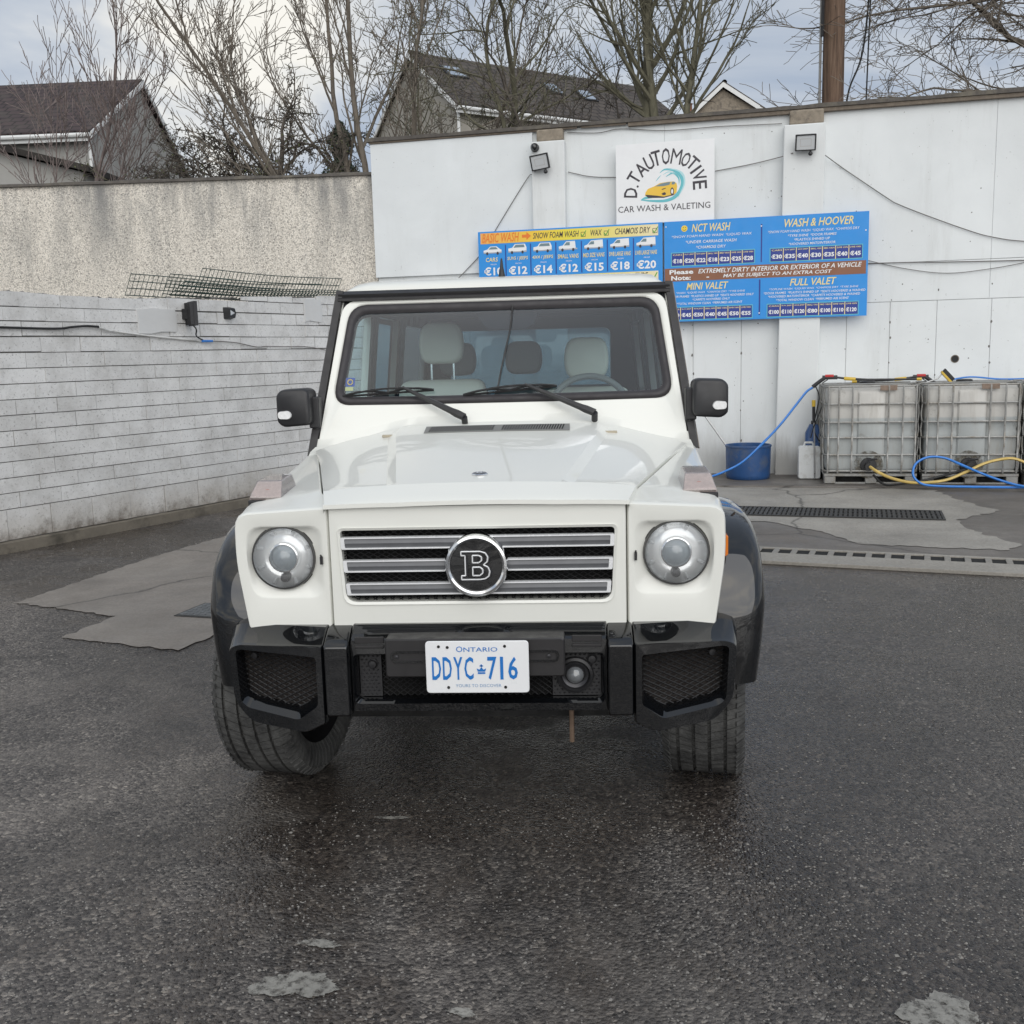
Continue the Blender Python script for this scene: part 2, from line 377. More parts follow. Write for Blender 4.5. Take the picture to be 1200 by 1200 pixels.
# IBC plastic: milky, stained; the lower part holds water
m = Mat('tank_plastic', (.5,.51,.49), .45); v = m.geo(); vz = m.geo((5, 5, .7))
t = m.n('ShaderNodeTexCoord'); sz = m.n('ShaderNodeSeparateXYZ'); m.l(t.outputs['Object'], sz.inputs[0])
oi = m.n('ShaderNodeObjectInfo')
wl_ = m.ramp(sz.outputs[2], [(.70, 1.0), (.715, 0.0)])
c = m.mix(m.noise(v, 3, 7, .65), (.42,.41,.385), (.62,.61,.575))
c = m.mix(m.math('MULTIPLY', wl_, .62), c, (.30,.345,.36))
dr = m.ramp(m.noise(vz, 1.4, 7, .7), [(.50, 0.0), (.74, .75)]); c = m.mix(dr, c, (.30,.275,.235))
d2 = m.ramp(m.noise(v, 6.5, 6, .7), [(.60, 0.0), (.78, .8)]); c = m.mix(d2, c, (.16,.145,.12))
m.col(c); m.b.inputs['Subsurface Weight'].default_value = .0
m.b.inputs['Transmission Weight'].default_value = 0.0; MT['tank'] = m.m
# vehicle
m = Mat('white_car_paint', (.77,.775,.725), .3, spec=.35, coat=.45); m.b.inputs['Coat Roughness'].default_value = .02
v = m.geo(); nz = m.ramp(m.noise(v, 5, 8, .72), [(.58, 0.0), (.86, .18)]); m.col(m.mix(nz, (.77,.775,.725), (.54,.52,.46)))
MT['paint'] = m.m
m = Mat('black_gloss', (.0035,.004,.005), .16, spec=.03, coat=1.0, coat_rough=.015); m.b.inputs['Coat IOR'].default_value = 1.7; v = m.geo()
m.rough(m.ramp(m.noise(v, 7, 7, .7), [(.35, .2), (.75, .4)])); MT['gloss'] = m.m
MT['seam'] = flat('seam_grey', (.20,.20,.19), .8)
MT['bezel'] = worn('bezel_grey', (.07,.07,.068), .5, var=.2, scale=14)
MT['trim'] = worn('black_trim', (.020,.019,.020), .45, var=.3, scale=12)
MT['gasket'] = worn('gasket_rubber', (.030,.027,.030), .55, var=.2, scale=12)
MT['chrome'] = worn('chrome', (.80,.81,.82), .10, 1.0, var=.05, scale=12)
MT['reflector'] = worn('lamp_reflector', (.93,.935,.94), .16, .45, var=.04, scale=40)
MT['satin'] = worn('satin_silver', (.78,.79,.80), .25, .15, var=.08, scale=12)
m = Mat('slat_grey', (.17,.175,.185), .4, .0); v = m.geo(); m.col(m.mix(m.noise(v, 16, 7, .7), (.085,.088,.095), (.17,.175,.185))); MT['slat'] = m.m
MT['meshblack'] = worn('grille_mesh', (.014,.014,.015), .5, var=.3, scale=20)
MT['void'] = flat('dark_void', (.006,.006,.006), .9)
MT['radiator'] = worn('radiator_core', (.022,.017,.015), .8, var=.4, scale=25)
m = Mat('tyre_rubber', (.03,.03,.03), .75); v = m.geo(); nz = m.noise(v, 9, 8, .72)
c = m.mix(m.ramp(nz, [(.35, 0.0), (.72, 1.0)]), (.028,.028,.028), (.13,.13,.125)); m.col(c)
to = m.n('ShaderNodeTexCoord'); wv = m.n('ShaderNodeTexNoise'); wv.inputs['Scale'].default_value = 70; m.l(to.outputs['Object'], wv.inputs['Vector'])
tb0 = m.bump(wv.outputs['Fac'], .5, .006)
ts = m.n('ShaderNodeSeparateXYZ'); m.l(to.outputs['Object'], ts.inputs[0])
an = m.math('ARCTAN2', ts.outputs[2], ts.outputs[1]); sk_x = m.math('MULTIPLY', m.math('ABSOLUTE', ts.outputs[0]), 60.0)
sn = m.math('SINE', m.math('ADD', m.math('MULTIPLY', an, 64.0), sk_x)); m.bump(m.ramp(sn, [(.0, 0.0), (.35, 1.0)]), .8, .005, tb0); MT['tyre'] = m.m
MT['rim'] = worn('dark_alloy', (.06,.06,.065), .35, .7, var=.2)
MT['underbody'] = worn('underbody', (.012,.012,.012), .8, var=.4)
MT['leather'] = worn('cream_leather', (.78,.75,.66), .5, var=.08, scale=7)
MT['leather_grey_shade'] = worn('grey_shade_leather', (.26,.265,.26), .55, var=.1, scale=7)  # grey for the steering wheel; on the rear seats it is painted-in shade
MT['shroud'] = flat('sensor_shroud', (.012,.014,.02), .7, spec=.08)
MT['dash_dark'] = worn('dashboard', (.035,.037,.04), .55, var=.15, scale=10)
MT['lining'] = worn('roof_lining', (.14,.145,.15), .9, var=.1)
MT['amber'] = flat('amber_lens', (.75,.20,.015), .15, spec=.6, coat=.5)
MT['lens_red'] = flat('bulb_tint', (.55,.25,.20), .3)
def glass(name, tint, ior=1.5, rough=.0, blend=None):
    m = Mat(name); m.t.nodes.remove(m.b)
    tr = m.n('ShaderNodeBsdfTransparent'); tr.inputs[0].default_value = (*tint, 1)
    gl = m.n('ShaderNodeBsdfGlossy'); gl.inputs['Roughness'].default_value = rough; gl.inputs[0].default_value = (1,1,1,1)
    fr = m.n('ShaderNodeFresnel'); fr.inputs[0].default_value = ior
    ms = m.n('ShaderNodeMixShader'); m.l(fr.outputs[0], ms.inputs[0]); m.l(tr.outputs[0], ms.inputs[1]); m.l(gl.outputs[0], ms.inputs[2])
    out = ms.outputs[0]
    if blend:
        df = m.n('ShaderNodeBsdfDiffuse'); df.inputs[0].default_value = (*blend[1], 1)
        m2 = m.n('ShaderNodeMixShader'); m2.inputs[0].default_value = blend[0]; m.l(out, m2.inputs[1]); m.l(df.outputs[0], m2.inputs[2]); out = m2.outputs[0]
    m.l(out, m.t.nodes['Material Output'].inputs[0]); return m.m
MT['windscreen'] = glass('windscreen_glass', (.66,.77,.79), 1.42, 0, (.03, (.13,.24,.38)))  # faint diffuse veil paints a blue sky haze into the glass
MT['sideglass'] = glass('side_glass', (.72,.86,.87), 1.45)
MT['rearglass'] = glass('rear_glass', (.30,.40,.45), 1.45)
MT['privacy'] = glass('privacy_glass', (.13,.16,.18), 1.45)
MT['clear'] = glass('clear_lens', (.97,.98,.98), 1.5, .01, (.11, (.90,.92,.92)))
MT['plate'] = worn('plate_white', (.80,.81,.82), .35, var=.04, scale=8)
MT['plate_blue'] = flat('plate_blue', (.012,.17,.53), .35)
MT['plate_grey'] = flat('plate_grey_blue', (.22,.36,.55), .4)
MT['eu_blue'] = flat('sticker_blue', (.02,.08,.42), .4)
# sign prints
def ink(n_, c): MT[n_] = worn('print_'+n_, c, .38, var=.06, scale=6)
for n_, c in dict(s_blue=(.018,.27,.72), s_navy=(.012,.035,.26), s_yellow=(.85,.62,.05), s_cream=(.85,.70,.30), s_brown=(.24,.095,.045), s_white=(.82,.83,.84),
                  s_black=(.03,.025,.035), s_orange=(.80,.20,.02), s_teal=(.13,.50,.56), s_paleteal=(.45,.72,.76), s_car=(.82,.52,.05), s_slate=(.16,.24,.27), s_green=(.10,.35,.04), s_vangrey=(.40,.42,.45)).items(): ink(n_, c)
m = Mat('print_gradient', (.8,.6,.1), .38); t = m.n('ShaderNodeTexCoord'); sz = m.n('ShaderNodeSeparateXYZ'); m.l(t.outputs['Object'], sz.inputs[0])
m.col(m.ramp(sz.outputs[0], [(.0, (.85,.42,.10)), (.28, (.85,.55,.05)), (.5, (.80,.68,.05)), (.8, (.82,.70,.25)), (1.0, (.84,.74,.48))]))
MT['s_grad'] = m.m

def patchy(name, col, a, b, sc=9):
    m = Mat(name, col, .8); v = m.geo(); n = m.noise(v, sc, 8, .72)
    m.col(m.mix(m.noise(v, 20, 5, .6), tuple(x*.7 for x in col), tuple(x*1.3 for x in col))); m.l(m.ramp(n, [(a, 0.0), (b, .85)]), m.b.inputs['Alpha']); return m.m
MT['grime'] = patchy('outlet_grime', (.11,.095,.07), .42, .60, 12)
# ================================================================ ground
rng = random.Random(7)
def sheet(name, poly, z, mat, th=None):
    mb = MB()
    if th: mb.prism(poly, z-th, z, 'z')
    else: mb.add([(x,y,z) for x,y in poly], [tuple(range(len(poly)))])
    return struct(mb.build(name, mat, None, smooth=0))
def rough_edge(poly, amp=.02, step=.08, seed=1):
    r = random.Random(seed); out = []
    for i, p in enumerate(poly):
        a = Vector(p); b = Vector(poly[(i+1)%len(poly)]); n = max(1, int((b-a).length/step)); nn = Vector((-(b-a).y, (b-a).x)).normalized()
        for j in range(n):
            q = a+(b-a)*(j/n)+(nn*r.uniform(-amp, amp) if j else Vector((0,0)))
            out.append((q.x, q.y))
    return out
g = MB()
S_ = 1500
g.add([(-S_,-S_,0),(S_,-S_,0),(S_,S_,0),(-S_,S_,0)], [(0,1,2,3)])
gr = struct(g.build('ground', MT['asphalt'], None, smooth=0))
# concrete apron on the right with lighter slabs, drains
sheet('apron_concrete', rough_edge([(-.9,5.35),(1.36,4.63),(3.5,3.93),(12.5,1.0),(13.2,7.1),(-1.2,9.45)], .006, .2, 3), .004, MT['conc_dark'])
sheet('concrete_slab', rough_edge([(.3,8.45),(1.9,8.30),(3.35,7.92),(4.0,7.62),(4.02,6.55),(4.12,6.22),(3.55,5.75),(3.5,5.2),(3.62,4.6),(3.45,4.42),(2.5,4.72),(2.28,5.35),(1.95,5.85),(.4,6.4)], .03, .06, 5), .008, MT['conc_light'])
sheet('concrete_strip', rough_edge([(-.7,5.66),(1.60,4.86),(1.64,4.98),(-.7,5.80)], .004, .2, 4), .012, MT['conc_band'])
# left concrete patch (stepped outline), lighter rim
sheet('concrete_patch', rough_edge([(-3.34,3.17),(-2.50,2.80),(-2.60,2.33),(-1.82,2.06),(-1.66,2.55),(-.6,4.6),(-1.2,6.4),(-2.6,6.1),(-3.02,4.75)], .016, .05, 8), .005, MT['conc_left'])
# cement spills on the asphalt
def blob(cx, cy, rx, ry, seed, n=80):
    r = random.Random(seed); ph = [r.uniform(0, 6.28) for _ in range(6)]; out = []
    for k in range(n):
        a = 2*math.pi*k/n; q = 1+.22*math.sin(2*a+ph[0])+.13*math.sin(3*a+ph[1])+.07*math.sin(7*a+ph[2])+.05*math.sin(13*a+ph[3])+r.uniform(-.07,.07)
        out.append((cx+rx*q*math.cos(a), cy+ry*q*math.sin(a)))
    return out
for i, b_ in enumerate([(-.40,-.79,.085,.058,3),(-.385,-.615,.05,.018,12),(-.32,.11,.045,.012,8),(1.115,-.86,.072,.075,21),(.02,-.885,.03,.016,17)]):
    sheet('cement_spill', blob(*b_), .004, MT['cement'])
# loose gravel and grit on the asphalt: uncountable
gm = MB(); gg = random.Random(11)
shp = [(1,0,0),(0,1,0),(-1,0,0),(0,-1,0),(.3,.2,.9),(-.25,-.2,.8)]
fcs = [(0,1,4),(1,2,4),(2,5,4),(2,3,5),(3,0,5),(0,4,5)]
def stones(n, xr, yr, s0, s1, dens=None):
    for _ in range(n):
        x = gg.uniform(*xr); y = gg.uniform(*yr)
        if dens and gg.random() > dens(x, y): continue
        s = gg.uniform(s0, s1)*(1.0 if gg.random() < .93 else 1.7); a = gg.uniform(0, 6.28); e_ = gg.uniform(.5, 1.0); hz = gg.uniform(.35,.8)
        ca, sa = math.cos(a), math.sin(a)
        gm.add([(x+(px*ca-py*e_*sa)*s*gg.uniform(.75,1.2), y+(px*sa+py*e_*ca)*s*gg.uniform(.75,1.2), pz*s*hz) for px,py,pz in shp], fcs)
stones(4200, (-1.5,1.8), (-1.25,.3), .0018, .0042)
stones(1500, (.5,1.7), (-1.0,.1), .0022, .005)
stones(900, (-1.6,-.2), (-1.2,-.3), .0022, .005)
stones(1800, (1.0,3.2), (.3,3.6), .003, .006)
stones(900, (-4,-1), (1.2,5.5), .0035, .007)
go = gm.build('loose_gravel', worn('gravel_stone', (.21,.20,.185), .85, var=.55, scale=60), None, smooth=0); go['kind'] = 'stuff'
go['label'] = 'pale loose grit scattered over the wet asphalt'; go['category'] = 'gravel'
# inspection cover in the left patch
t = thing('manhole_cover', 'grey metal inspection cover set in the left concrete patch', 'manhole cover', (-1.80,2.86,.006), R(-14))
MB().box(-.30,.30,-.16,.16,0,.004).build('cover_frame', MT['iron'], t)
mb = MB().box(-.28,.28,-.14,.14,.004,.008)
for i in range(13):
    for j in range(6):
        x, y = -.26+i*.043, -.125+j*.048; mb.box(x, x+.022, y, y+.022, .008, .0105)
mb.build('cover_plate', worn('checker_plate', (.16,.17,.175), .5, .5, var=.3, scale=20), t)
# drains
def drain_slots(name, label, p0, p1, width, nbar, z=.012):
    a = Vector(p0); b = Vector(p1); L = (b-a).length; rz = math.atan2((b-a).y, (b-a).x)
    t = thing(name, label, 'drain', (a.x, a.y, 0), rz)
    MB().box(0, L, -width/2, width/2, .0125, .0135).build('channel_bed', MT['void'], t, smooth=0)
    MB().box(0, L, -width/2-.30, -width/2, .0, .026).build('kerb_band', MT['conc_band'], t, bevel=.004)
    MB().box(0, L, width/2, width/2+.04, .0, .024).build('back_band', MT['conc_band'], t, bevel=.004)
    m0 = MB().box(-.021, .021, -width/2, width/2, .0135, .023).build('grate_bar', MT['grate_edge'], t, bevel=.003)
    for k in range(nbar):
        o = m0 if k == 0 else m0.copy()
        if k: COL.objects.link(o); o.parent = t
        o.location = (L*(k+.5)/nbar, 0, 0)
drain_slots('channel_drain', 'long slotted concrete channel drain across the yard edge', (-.75,5.30), (6.4,2.89), .19, 58)
t = thing('drain_grate', 'black slotted iron grate set in the light slab before the tanks', 'drain', (1.0,6.66,.008), math.atan2(-.45,1.64))
MB().box(0, 2.62, -.24, .24, 0, .002).build('channel_bed', MT['void'], t, smooth=0)
fr = MB(); fr.box(0,2.62,-.25,-.225,.002,.012); fr.box(0,2.62,.225,.25,.002,.012); fr.box(0,2.62,-.09,-.07,.002,.011); fr.box(0,2.62,.07,.09,.002,.011)
fr.box(0,.02,-.225,.225,.002,.0115); fr.box(2.6,2.62,-.225,.225,.002,.0115); fr.build('grate_frame', MT['iron'], t)
bar = MB().box(-.0125,.0125,-.225,.225,.002,.0105).build('grate_bar', MT['iron'], t)
for k in range(1, 64):
    o = bar if k == 1 else bar.copy()
    if k > 1: COL.objects.link(o); o.parent = t
    o.location = (2.62*k/64, 0, 0)

# ================================================================ white rear wall
WL, WR, WH = -2.17, 15.0, 4.14
wt = wthing('white_wall', 'tall white painted yard wall behind the vehicle with pilasters', 'wall', 0, 0, 0)
# lower row: cast panels, each its own piece; upper rows continuous
MB().box(WL, WR, .012, .32, 0, WH).build('wall_core', MT['rawwhite'], wt, smooth=0)
edges = [WL,-1.55,-1.0,-.45,.15,.7,1.22,1.75,2.31,2.9,3.49,3.96,4.46,5.03,5.6,6.2,6.8,7.4,8.0,8.6,9.2,9.8,10.4,11.0,11.6,12.2,12.8,13.4,14.0,WR]
for a, b in zip(edges[:-1], edges[1:]):
    MB().box(a+.0018, b-.0018, -.0, .014, .0, 1.985).build('panel', MT['whitewall'], wt, smooth=0, bevel=.003, seg=1)
for a, b in ((WL,1.42),(1.42,5.0),(5.0,WR)):
    MB().box(a+.001, b-.001, 0, .014, 1.99, 2.415).build('panel', MT['whitewall'], wt, smooth=0, bevel=.003, seg=1)
    MB().box(a+.001, b-.001, 0, .014, 2.42, WH).build('panel', MT['whitewall'], wt, smooth=0, bevel=.003, seg=1)
MB().box(WL-.02, -.14, -.035, -.001, 2.51, WH-.02).build('cladding_sheet', MT['whitesheet'], wt, smooth=0, bevel=.004)
# chipped tie marks along the joints
hm = MB(); hr = random.Random(5)
for e_ in edges[5:-1]:
    z = .25
    while z < 2.0:
        z += hr.uniform(.14,.40)
        if hr.random() < .75:
            x = e_+hr.uniform(-.012,.012); rr = hr.uniform(.005,.013); n = 7
            hm.rings([[(x+rr*(.6+hr.random()*.6)*math.cos(6.283*k/n), yy, z+rr*1.7*(.6+hr.random()*.6)*math.sin(6.283*k/n)) for k in range(n)] for yy in (-.002,.004)], True, True)
for _ in range(60):
    x = hr.uniform(1.6,6); z = hr.uniform(.6,4.0); rr = hr.uniform(.003,.008)
    hm.rings([[(x+rr*math.cos(6.283*k/6), yy, z+rr*math.sin(6.283*k/6)) for k in range(6)] for yy in (-.002,.004)], True, True)
hm.build('tie_marks', worn('chipped_marks', (.15,.145,.135), .95, var=.4, scale=20), wt, smooth=0)
# core hole
hb = MB(); hb.lathe([(.045,-.004),(.036,-.006),(.034,.01)], 20, 'y', (4.67,0,1.33)); hb.build('hole_rim', MT['rotwood'], wt)
MB().lathe([(.036,-.003)], 20, 'y', (4.67,0,1.33)).add([], [])
MB().lathe([(.036,-.0035),(.0005,-.003)], 20, 'y', (4.67,0,1.33)).build('hole', MT['hole'], wt)
# pilasters
def pilaster(a, b, a1, b1, top):
    p = MB(); p.add([(a,-.13,0),(b,-.13,0),(b1,-.13,top),(a1,-.13,top),(a,.0,0),(b,.0,0),(b1,.0,top),(a1,.0,top)],
                    [(0,1,2,3),(1,5,6,2),(3,2,6,7),(4,0,3,7),(4,5,1,0)])
    o = p.build('pilaster', MT['pilaster'], wt, smooth=0, bevel=.012)
    c_ = MB().box(a1+.06, b1-.02, -.10, .0, top, WH-.01); c_.build('broken_cap', MT['rawblock'], o, smooth=0, bevel=.02)
pilaster(-.14,.26,-.14,.26,3.99)
pilaster(2.71,3.17,2.76,3.21,3.97)
# coping felt + batten
cb = MB(); n = 90; rs = []
for k in range(n+1):
    u_ = WL-.06+(WR-WL+.1)*k/n; w1 = hr.uniform(-.006,.006); h1 = hr.uniform(-.008,.008)
    rs.append([(u_,-.07+w1,WH+.005),(u_,-.075+w1,WH+.045+h1),(u_,.1,WH+.075+h1),(u_,.36,WH+.05),(u_,.36,WH+.005)])
cb.rings(rs, True, True, True); cb.build('coping', MT['coping'], wt, smooth=30)
MB().box(1.0, WR, -.055, -.002, WH-.04, WH+.004).build('batten', MT['rotwood'], wt, smooth=0, bevel=.004)
for a, b in ((-2.2,.4),(.45,.98)):
    MB().box(a, b, -.05, -.036, WH-.018, WH+.004).build('edge_trim', MT['rotwood'], wt, smooth=0)

# ================================================================ pebble-dashed wall behind, left
gw = thing('rendered_wall', 'grey pebble-dashed wall with dark streaks, left of the white wall', 'wall', (-2.14, 9.99, 0), R(1.3))
MB().box(-16, -.015, 0, .22, 0, 3.77).build('rendered_face', MT['dash'], gw, smooth=0)
cb = MB(); rs = []
for k in range(70):
    x = -16+16*k/69; j = hr.uniform(-.006,.006)
    rs.append([(x,-.04+j,3.77),(x,-.04+j,3.80+j),(x,.11,3.83+j),(x,.26,3.80),(x,.26,3.77)])
cb.rings(rs, True, True, True); cb.build('coping', MT['coping'], gw, smooth=30)

# ================================================================ painted block wall on the left
bt = thing('block_wall', 'white painted concrete block wall on the left, dirty along its foot', 'wall', LA, LANG)
T0, T1 = -1.5, 5.68
def topz(tt): return 2.11+max(0, tt-1.4)*.038 if tt > .7 else 2.13
courses = [.098,.356,.488,.612,.745,.868,.996,1.123,1.250,1.377,1.503,1.632,1.762,1.889,2.005,2.13,2.26]
zc = MB(); zc.box(T0, T1, .012, .20, 0, 2.06); zc.box(1.45,T1,.012,.20,2.06,2.10); zc.box(3.2,T1,.012,.2,2.1,2.16)
zc.build('mortar_core', MT['mortar'], bt, smooth=0)
MB().box(-9.0, T0-.01, .0, .20, 0, 2.1).build('far_wall_run', MT['block'], bt, smooth=0)
pl = MB(); pl.add([(T0,-.03,0),(T1,-.03,0),(T1,-.03,.085),(T0,-.03,.085),(T0,.02,0),(T1,.02,0),(T1,.02,.098),(T0,.02,.098)], [(0,1,2,3),(3,2,6,7),(0,3,7,4),(1,5,6,2)])
pl.build('plinth', worn('plinth_stained', (.17,.15,.12), .9, var=.45, scale=7, bump=.5, dirt=(.05,.045,.035), dscale=3), bt, smooth=0)
br_ = random.Random(21)
patches = [(1.57,2.02,1.80,2.02),(3.84,4.13,1.94,2.18)]
nb = 0
for ci in range(len(courses)-1):
    z0, z1 = courses[ci], courses[ci+1]
    x = T0+(0 if ci % 2 == 0 else -.19)+br_.uniform(-.04,.04)
    while x < T1:
        L_ = br_.choice([.385,.385,.385,.385,.39,.37])*(1 if ci else 1.06)
        a, b = max(x, T0), min(x+L_, T1); x += L_
        if b-a < .06: continue
        tz = min(topz(a), topz(b)); jt = br_.uniform(-.010,.010); za1, zb1 = min(z1, topz(a)+jt), min(z1, topz(b)+jt)
        if z0 > tz-.03: continue
        zz1 = min(z1, tz+br_.uniform(-.012,.012))
        mid = (a+b)/2
        top_area = z0 > 1.55
        gz = .0058 if not top_area else br_.choice([.004,.007,.011])
        gx = br_.choice([.0012,.002,.0035]) if not top_area else br_.choice([.001,.003,.006])
        if any(p0-.15 < mid < p1+.05 and z0 > p2-.1 and z1 < p3+.16 for p0,p1,p2,p3 in patches) and br_.random() < .0: continue
        y0 = br_.uniform(-.006,.005)-(.002 if top_area and br_.random() < .3 else 0)
        tl = br_.uniform(-.002,.002)
        mb = MB(); mb.add([(a+gx,y0,z0+gz),(b-gx,y0+tl,z0+gz),(b-gx,y0+tl,zb1-gz*.3),(a+gx,y0,za1-gz*.3),(a+gx,.016,z0+gz),(b-gx,.016,z0+gz),(b-gx,.016,zb1-gz*.3),(a+gx,.016,za1-gz*.3)],
                          [(0,1,2,3),(1,5,6,2),(3,2,6,7),(4,0,3,7),(4,5,1,0)])
        mb.build('block', MT['block'], bt, smooth=0); nb += 1
for p0,p1,p2,p3 in patches:
    pg = [(p0+(p1-p0)*q+br_.uniform(-.012,.012), zz+br_.uniform(-.012,.012)) for q, zz in ((0,p2),(.3,p2),(.6,p2),(1,p2),(1,p2+.1),(1,p3),(.7,p3),(.4,p3),(0,p3),(0,p2+.1))]
    MB().prism(pg, -.014, .0, 'y').build('render_patch', worn('smooth_patch', (.62,.625,.62), .8, var=.08, scale=5, bump=.2), bt, smooth=0)
# crumbled top edge
tm = MB()
for k in range(120):
    tt = T0+.1+(T1-T0-.2)*br_.random(); s = br_.uniform(.012,.04); z = topz(tt)-.012
    tm.add([(tt-s,.0,z),(tt+s,.005,z),(tt+s*.6,.13,z),(tt-s*.7,.12,z),(tt+br_.uniform(-.01,.01),.05,z+s*br_.uniform(.3,.8))], [(0,1,4),(1,2,4),(2,3,4),(3,0,4)])
o = tm.build('crumbled_mortar', MT['mortar'], bt, smooth=0); o['kind'] = 'stuff'
# ================================================================ the vehicle (nose at y = 0, pointing to -y)
suv = thing('suv', 'boxy white four-wheel-drive with black bumper and wheel arches, parked nose-on', 'car', (0,0,0))
def lerp(a, b, t): return a+(b-a)*t
def clamp(t, a=0., b=1.): return max(a, min(b, t))
def sstep(a, b, t): t = clamp((t-a)/(b-a)); return t*t*(3-2*t)
def both(mk, name, mat, par=None, **k):
    """build a right-hand part and its mirror image"""
    m_ = mk(); o1 = m_.build(name, mat, par or suv, **k); o2 = m_.mirror().build(name, mat, par or suv, **k); return o2, o1
def hw(y): return lerp(.464, .745, clamp(y/1.06))
def zE(y): return lerp(1.074, 1.102, clamp((y+.015)/.115)) if y < .1 else lerp(1.102, 1.147, (y-.1)/.96)
def zC(y):
    pts = [(-.02,1.080),(.0,1.089),(.10,1.123),(.5,1.170),(1.06,1.236),(1.2,1.25)]
    for (a, za), (b, zb) in zip(pts[:-1], pts[1:]):
        if y <= b: return lerp(za, zb, (y-a)/(b-a))
    return pts[-1][1]
def plw(y): return lerp(.255, .40, clamp((y-.1)/.85))
def hoodz(x, y):
    w, p = hw(y), plw(y); s = sstep(.09, .15, y); d = .020*s; ax_ = abs(x)
    if ax_ <= p: return zC(y)-.004*(ax_/p)**2
    if ax_ <= p+.035: return zC(y)-.004-d*(ax_-p)/.035
    t_ = clamp((ax_-p-.035)/(w-p-.035)); a = zC(y)-.004-d
    return lerp(a, zE(y), t_**1.6)
ys = [-.015,-.008,.0,.02,.04,.07,.10,.13,.17,.22,.3,.4,.5,.6,.7,.8,.9,.97,1.03,1.06]
def hoodcols(y):
    w, p = hw(y), plw(y); q = w-p-.035
    c = [0, .25*p, .5*p, .75*p, .96*p, p+.003, p+.012, p+.026, p+.035, p+.035+.2*q, p+.035+.4*q, p+.035+.6*q, p+.035+.8*q, p+.035+.95*q, w]
    return [-a for a in reversed(c[1:])]+c
mb = MB(); rows = []
def reary(x, y):   # rear edge follows the curved cowl
    return y-.045*sstep(.35, .75, abs(x))*clamp((y-.7)/.36)
r0 = [(x, -.0155-.004*math.cos(min(1,abs(x)/.5)*1.2), hoodz(x,-.015)-.013) for x in hoodcols(-.015)]
rows.append(r0)
for y in ys:
    rows.append([(x, reary(x,y)-(.0 if y > .1 else .004*math.cos(min(1,abs(x)/.5)*1.2)), hoodz(x,y)) for x in hoodcols(y)])
mb.rings(rows, False)
for sgn in (0, -1):  # side skirts
    mb.rings([[rows[k][sgn] for k in range(1,len(rows))], [(rows[k][sgn][0], rows[k][sgn][1], rows[k][sgn][2]-.025) for k in range(1,len(rows))]], False)
hood = mb.build('hood', MT['paint'], suv, smooth=9)
mb = MB().box(-.44,.44,.015,.04,1.03,1.072); mb.box(-.45,.45,.3,.9,1.0,1.06); mb.build('hood_gap', MT['void'], suv, smooth=0)
# grille panel
go_ = rpoly([(-.4535,.676),(.4535,.676),(.4535,1.067),(-.4535,1.067)], .006)
gi = rpoly([(-.408,.768),(.408,.768),(.420,.993),(-.420,.993)], [.035,.035,.014,.014])
gi2 = rpoly([(-.416,.760),(.416,.760),(.428,1.001),(-.428,1.001)], [.037,.037,.018,.018])
def R3(ring, y): return [(x, y, z) for x, z in ring]
mb = MB().rings([R3(go_, .06), R3(go_, .002), R3([(x*.995, .870+(z-.870)*.985) for x,z in go_], -.004), R3(gi2, -.006), R3(gi2, -.010), R3(gi, -.006), R3(gi, .05)])
panel = mb.build('grille_panel', MT['paint'], suv, smooth=40)
# diamond mesh helper
def clipseg(p, d, poly):
    t0, t1 = -9, 9; n = len(poly); ar = sum(poly[i][0]*poly[(i+1)%n][1]-poly[(i+1)%n][0]*poly[i][1] for i in range(n))
    for i in range(n):
        a, b = poly[i], poly[(i+1)%n]; nx, nz = -(b[1]-a[1]), (b[0]-a[0])
        if ar < 0: nx, nz = -nx, -nz
        num = nx*(a[0]-p[0])+nz*(a[1]-p[1]); den = nx*d[0]+nz*d[1]
        if abs(den) < 1e-12:
            if num > 0: return None
            continue
        t_ = num/den
        if den > 0: t0 = max(t0, t_)
        else: t1 = min(t1, t_)
    return (t0, t1) if t1-t0 > .004 else None
def diamond(poly, y, ang, pitch, r, fn=None, fam=(1,-1)):
    mb = MB(); cx = sum(p[0] for p in poly)/len(poly); cz = sum(p[1] for p in poly)/len(poly)
    for s in fam:
        d = (math.cos(ang), s*math.sin(ang)); nn = (-d[1], d[0])
        for k in range(-60, 61):
            q = clipseg((cx+nn[0]*k*pitch, cz+nn[1]*k*pitch), d, poly)
            if not q: continue
            P = [(cx+nn[0]*k*pitch+d[0]*t_, y+.001*s, cz+nn[1]*k*pitch+d[1]*t_) for t_ in q]
            mb.tube(P, r, 4, False)
    if fn: mb.map(fn)
    return mb
grille = diamond(rect(-.42,.42,.768,.993), .022, R(30), .0135, .0016).build('grille_mesh', MT['meshblack'], panel, smooth=0)
MB().box(-.425,.425,.05,.055,.76,1.0).build('grille_backing', MT['void'], panel, smooth=0)
def slat(zc, w0, w1, h=.0185):
    # satin frame with a grey insert
    o_ = rpoly([(-w0,zc-h),(w0,zc-h),(w1,zc+h),(-w1,zc+h)], .004, 2); i_ = rpoly([(-w0+.012,zc-h+.0045),(w0-.012,zc-h+.0045),(w1-.012,zc+h-.0045),(-w1+.012,zc+h-.0045)], .003, 2)
    f_ = MB().rings([R3(o_, .012), R3(o_, -.010), R3(i_, -.010), R3(i_, -.004)]).build('slat', MT['satin'], panel, smooth=30)
    p_ = MB(); p_.add([(-w0+.013,-.0045,zc-h+.004),(w0-.013,-.0045,zc-h+.004),(w1-.013,-.0045,zc+h-.004),(-w1+.013,-.0045,zc+h-.004),(-w1+.013,-.010,zc),(w1-.013,-.010,zc)], [(0,1,5,4),(4,5,2,3)])
    p_.build('slat_insert', MT['slat'], f_, smooth=0)
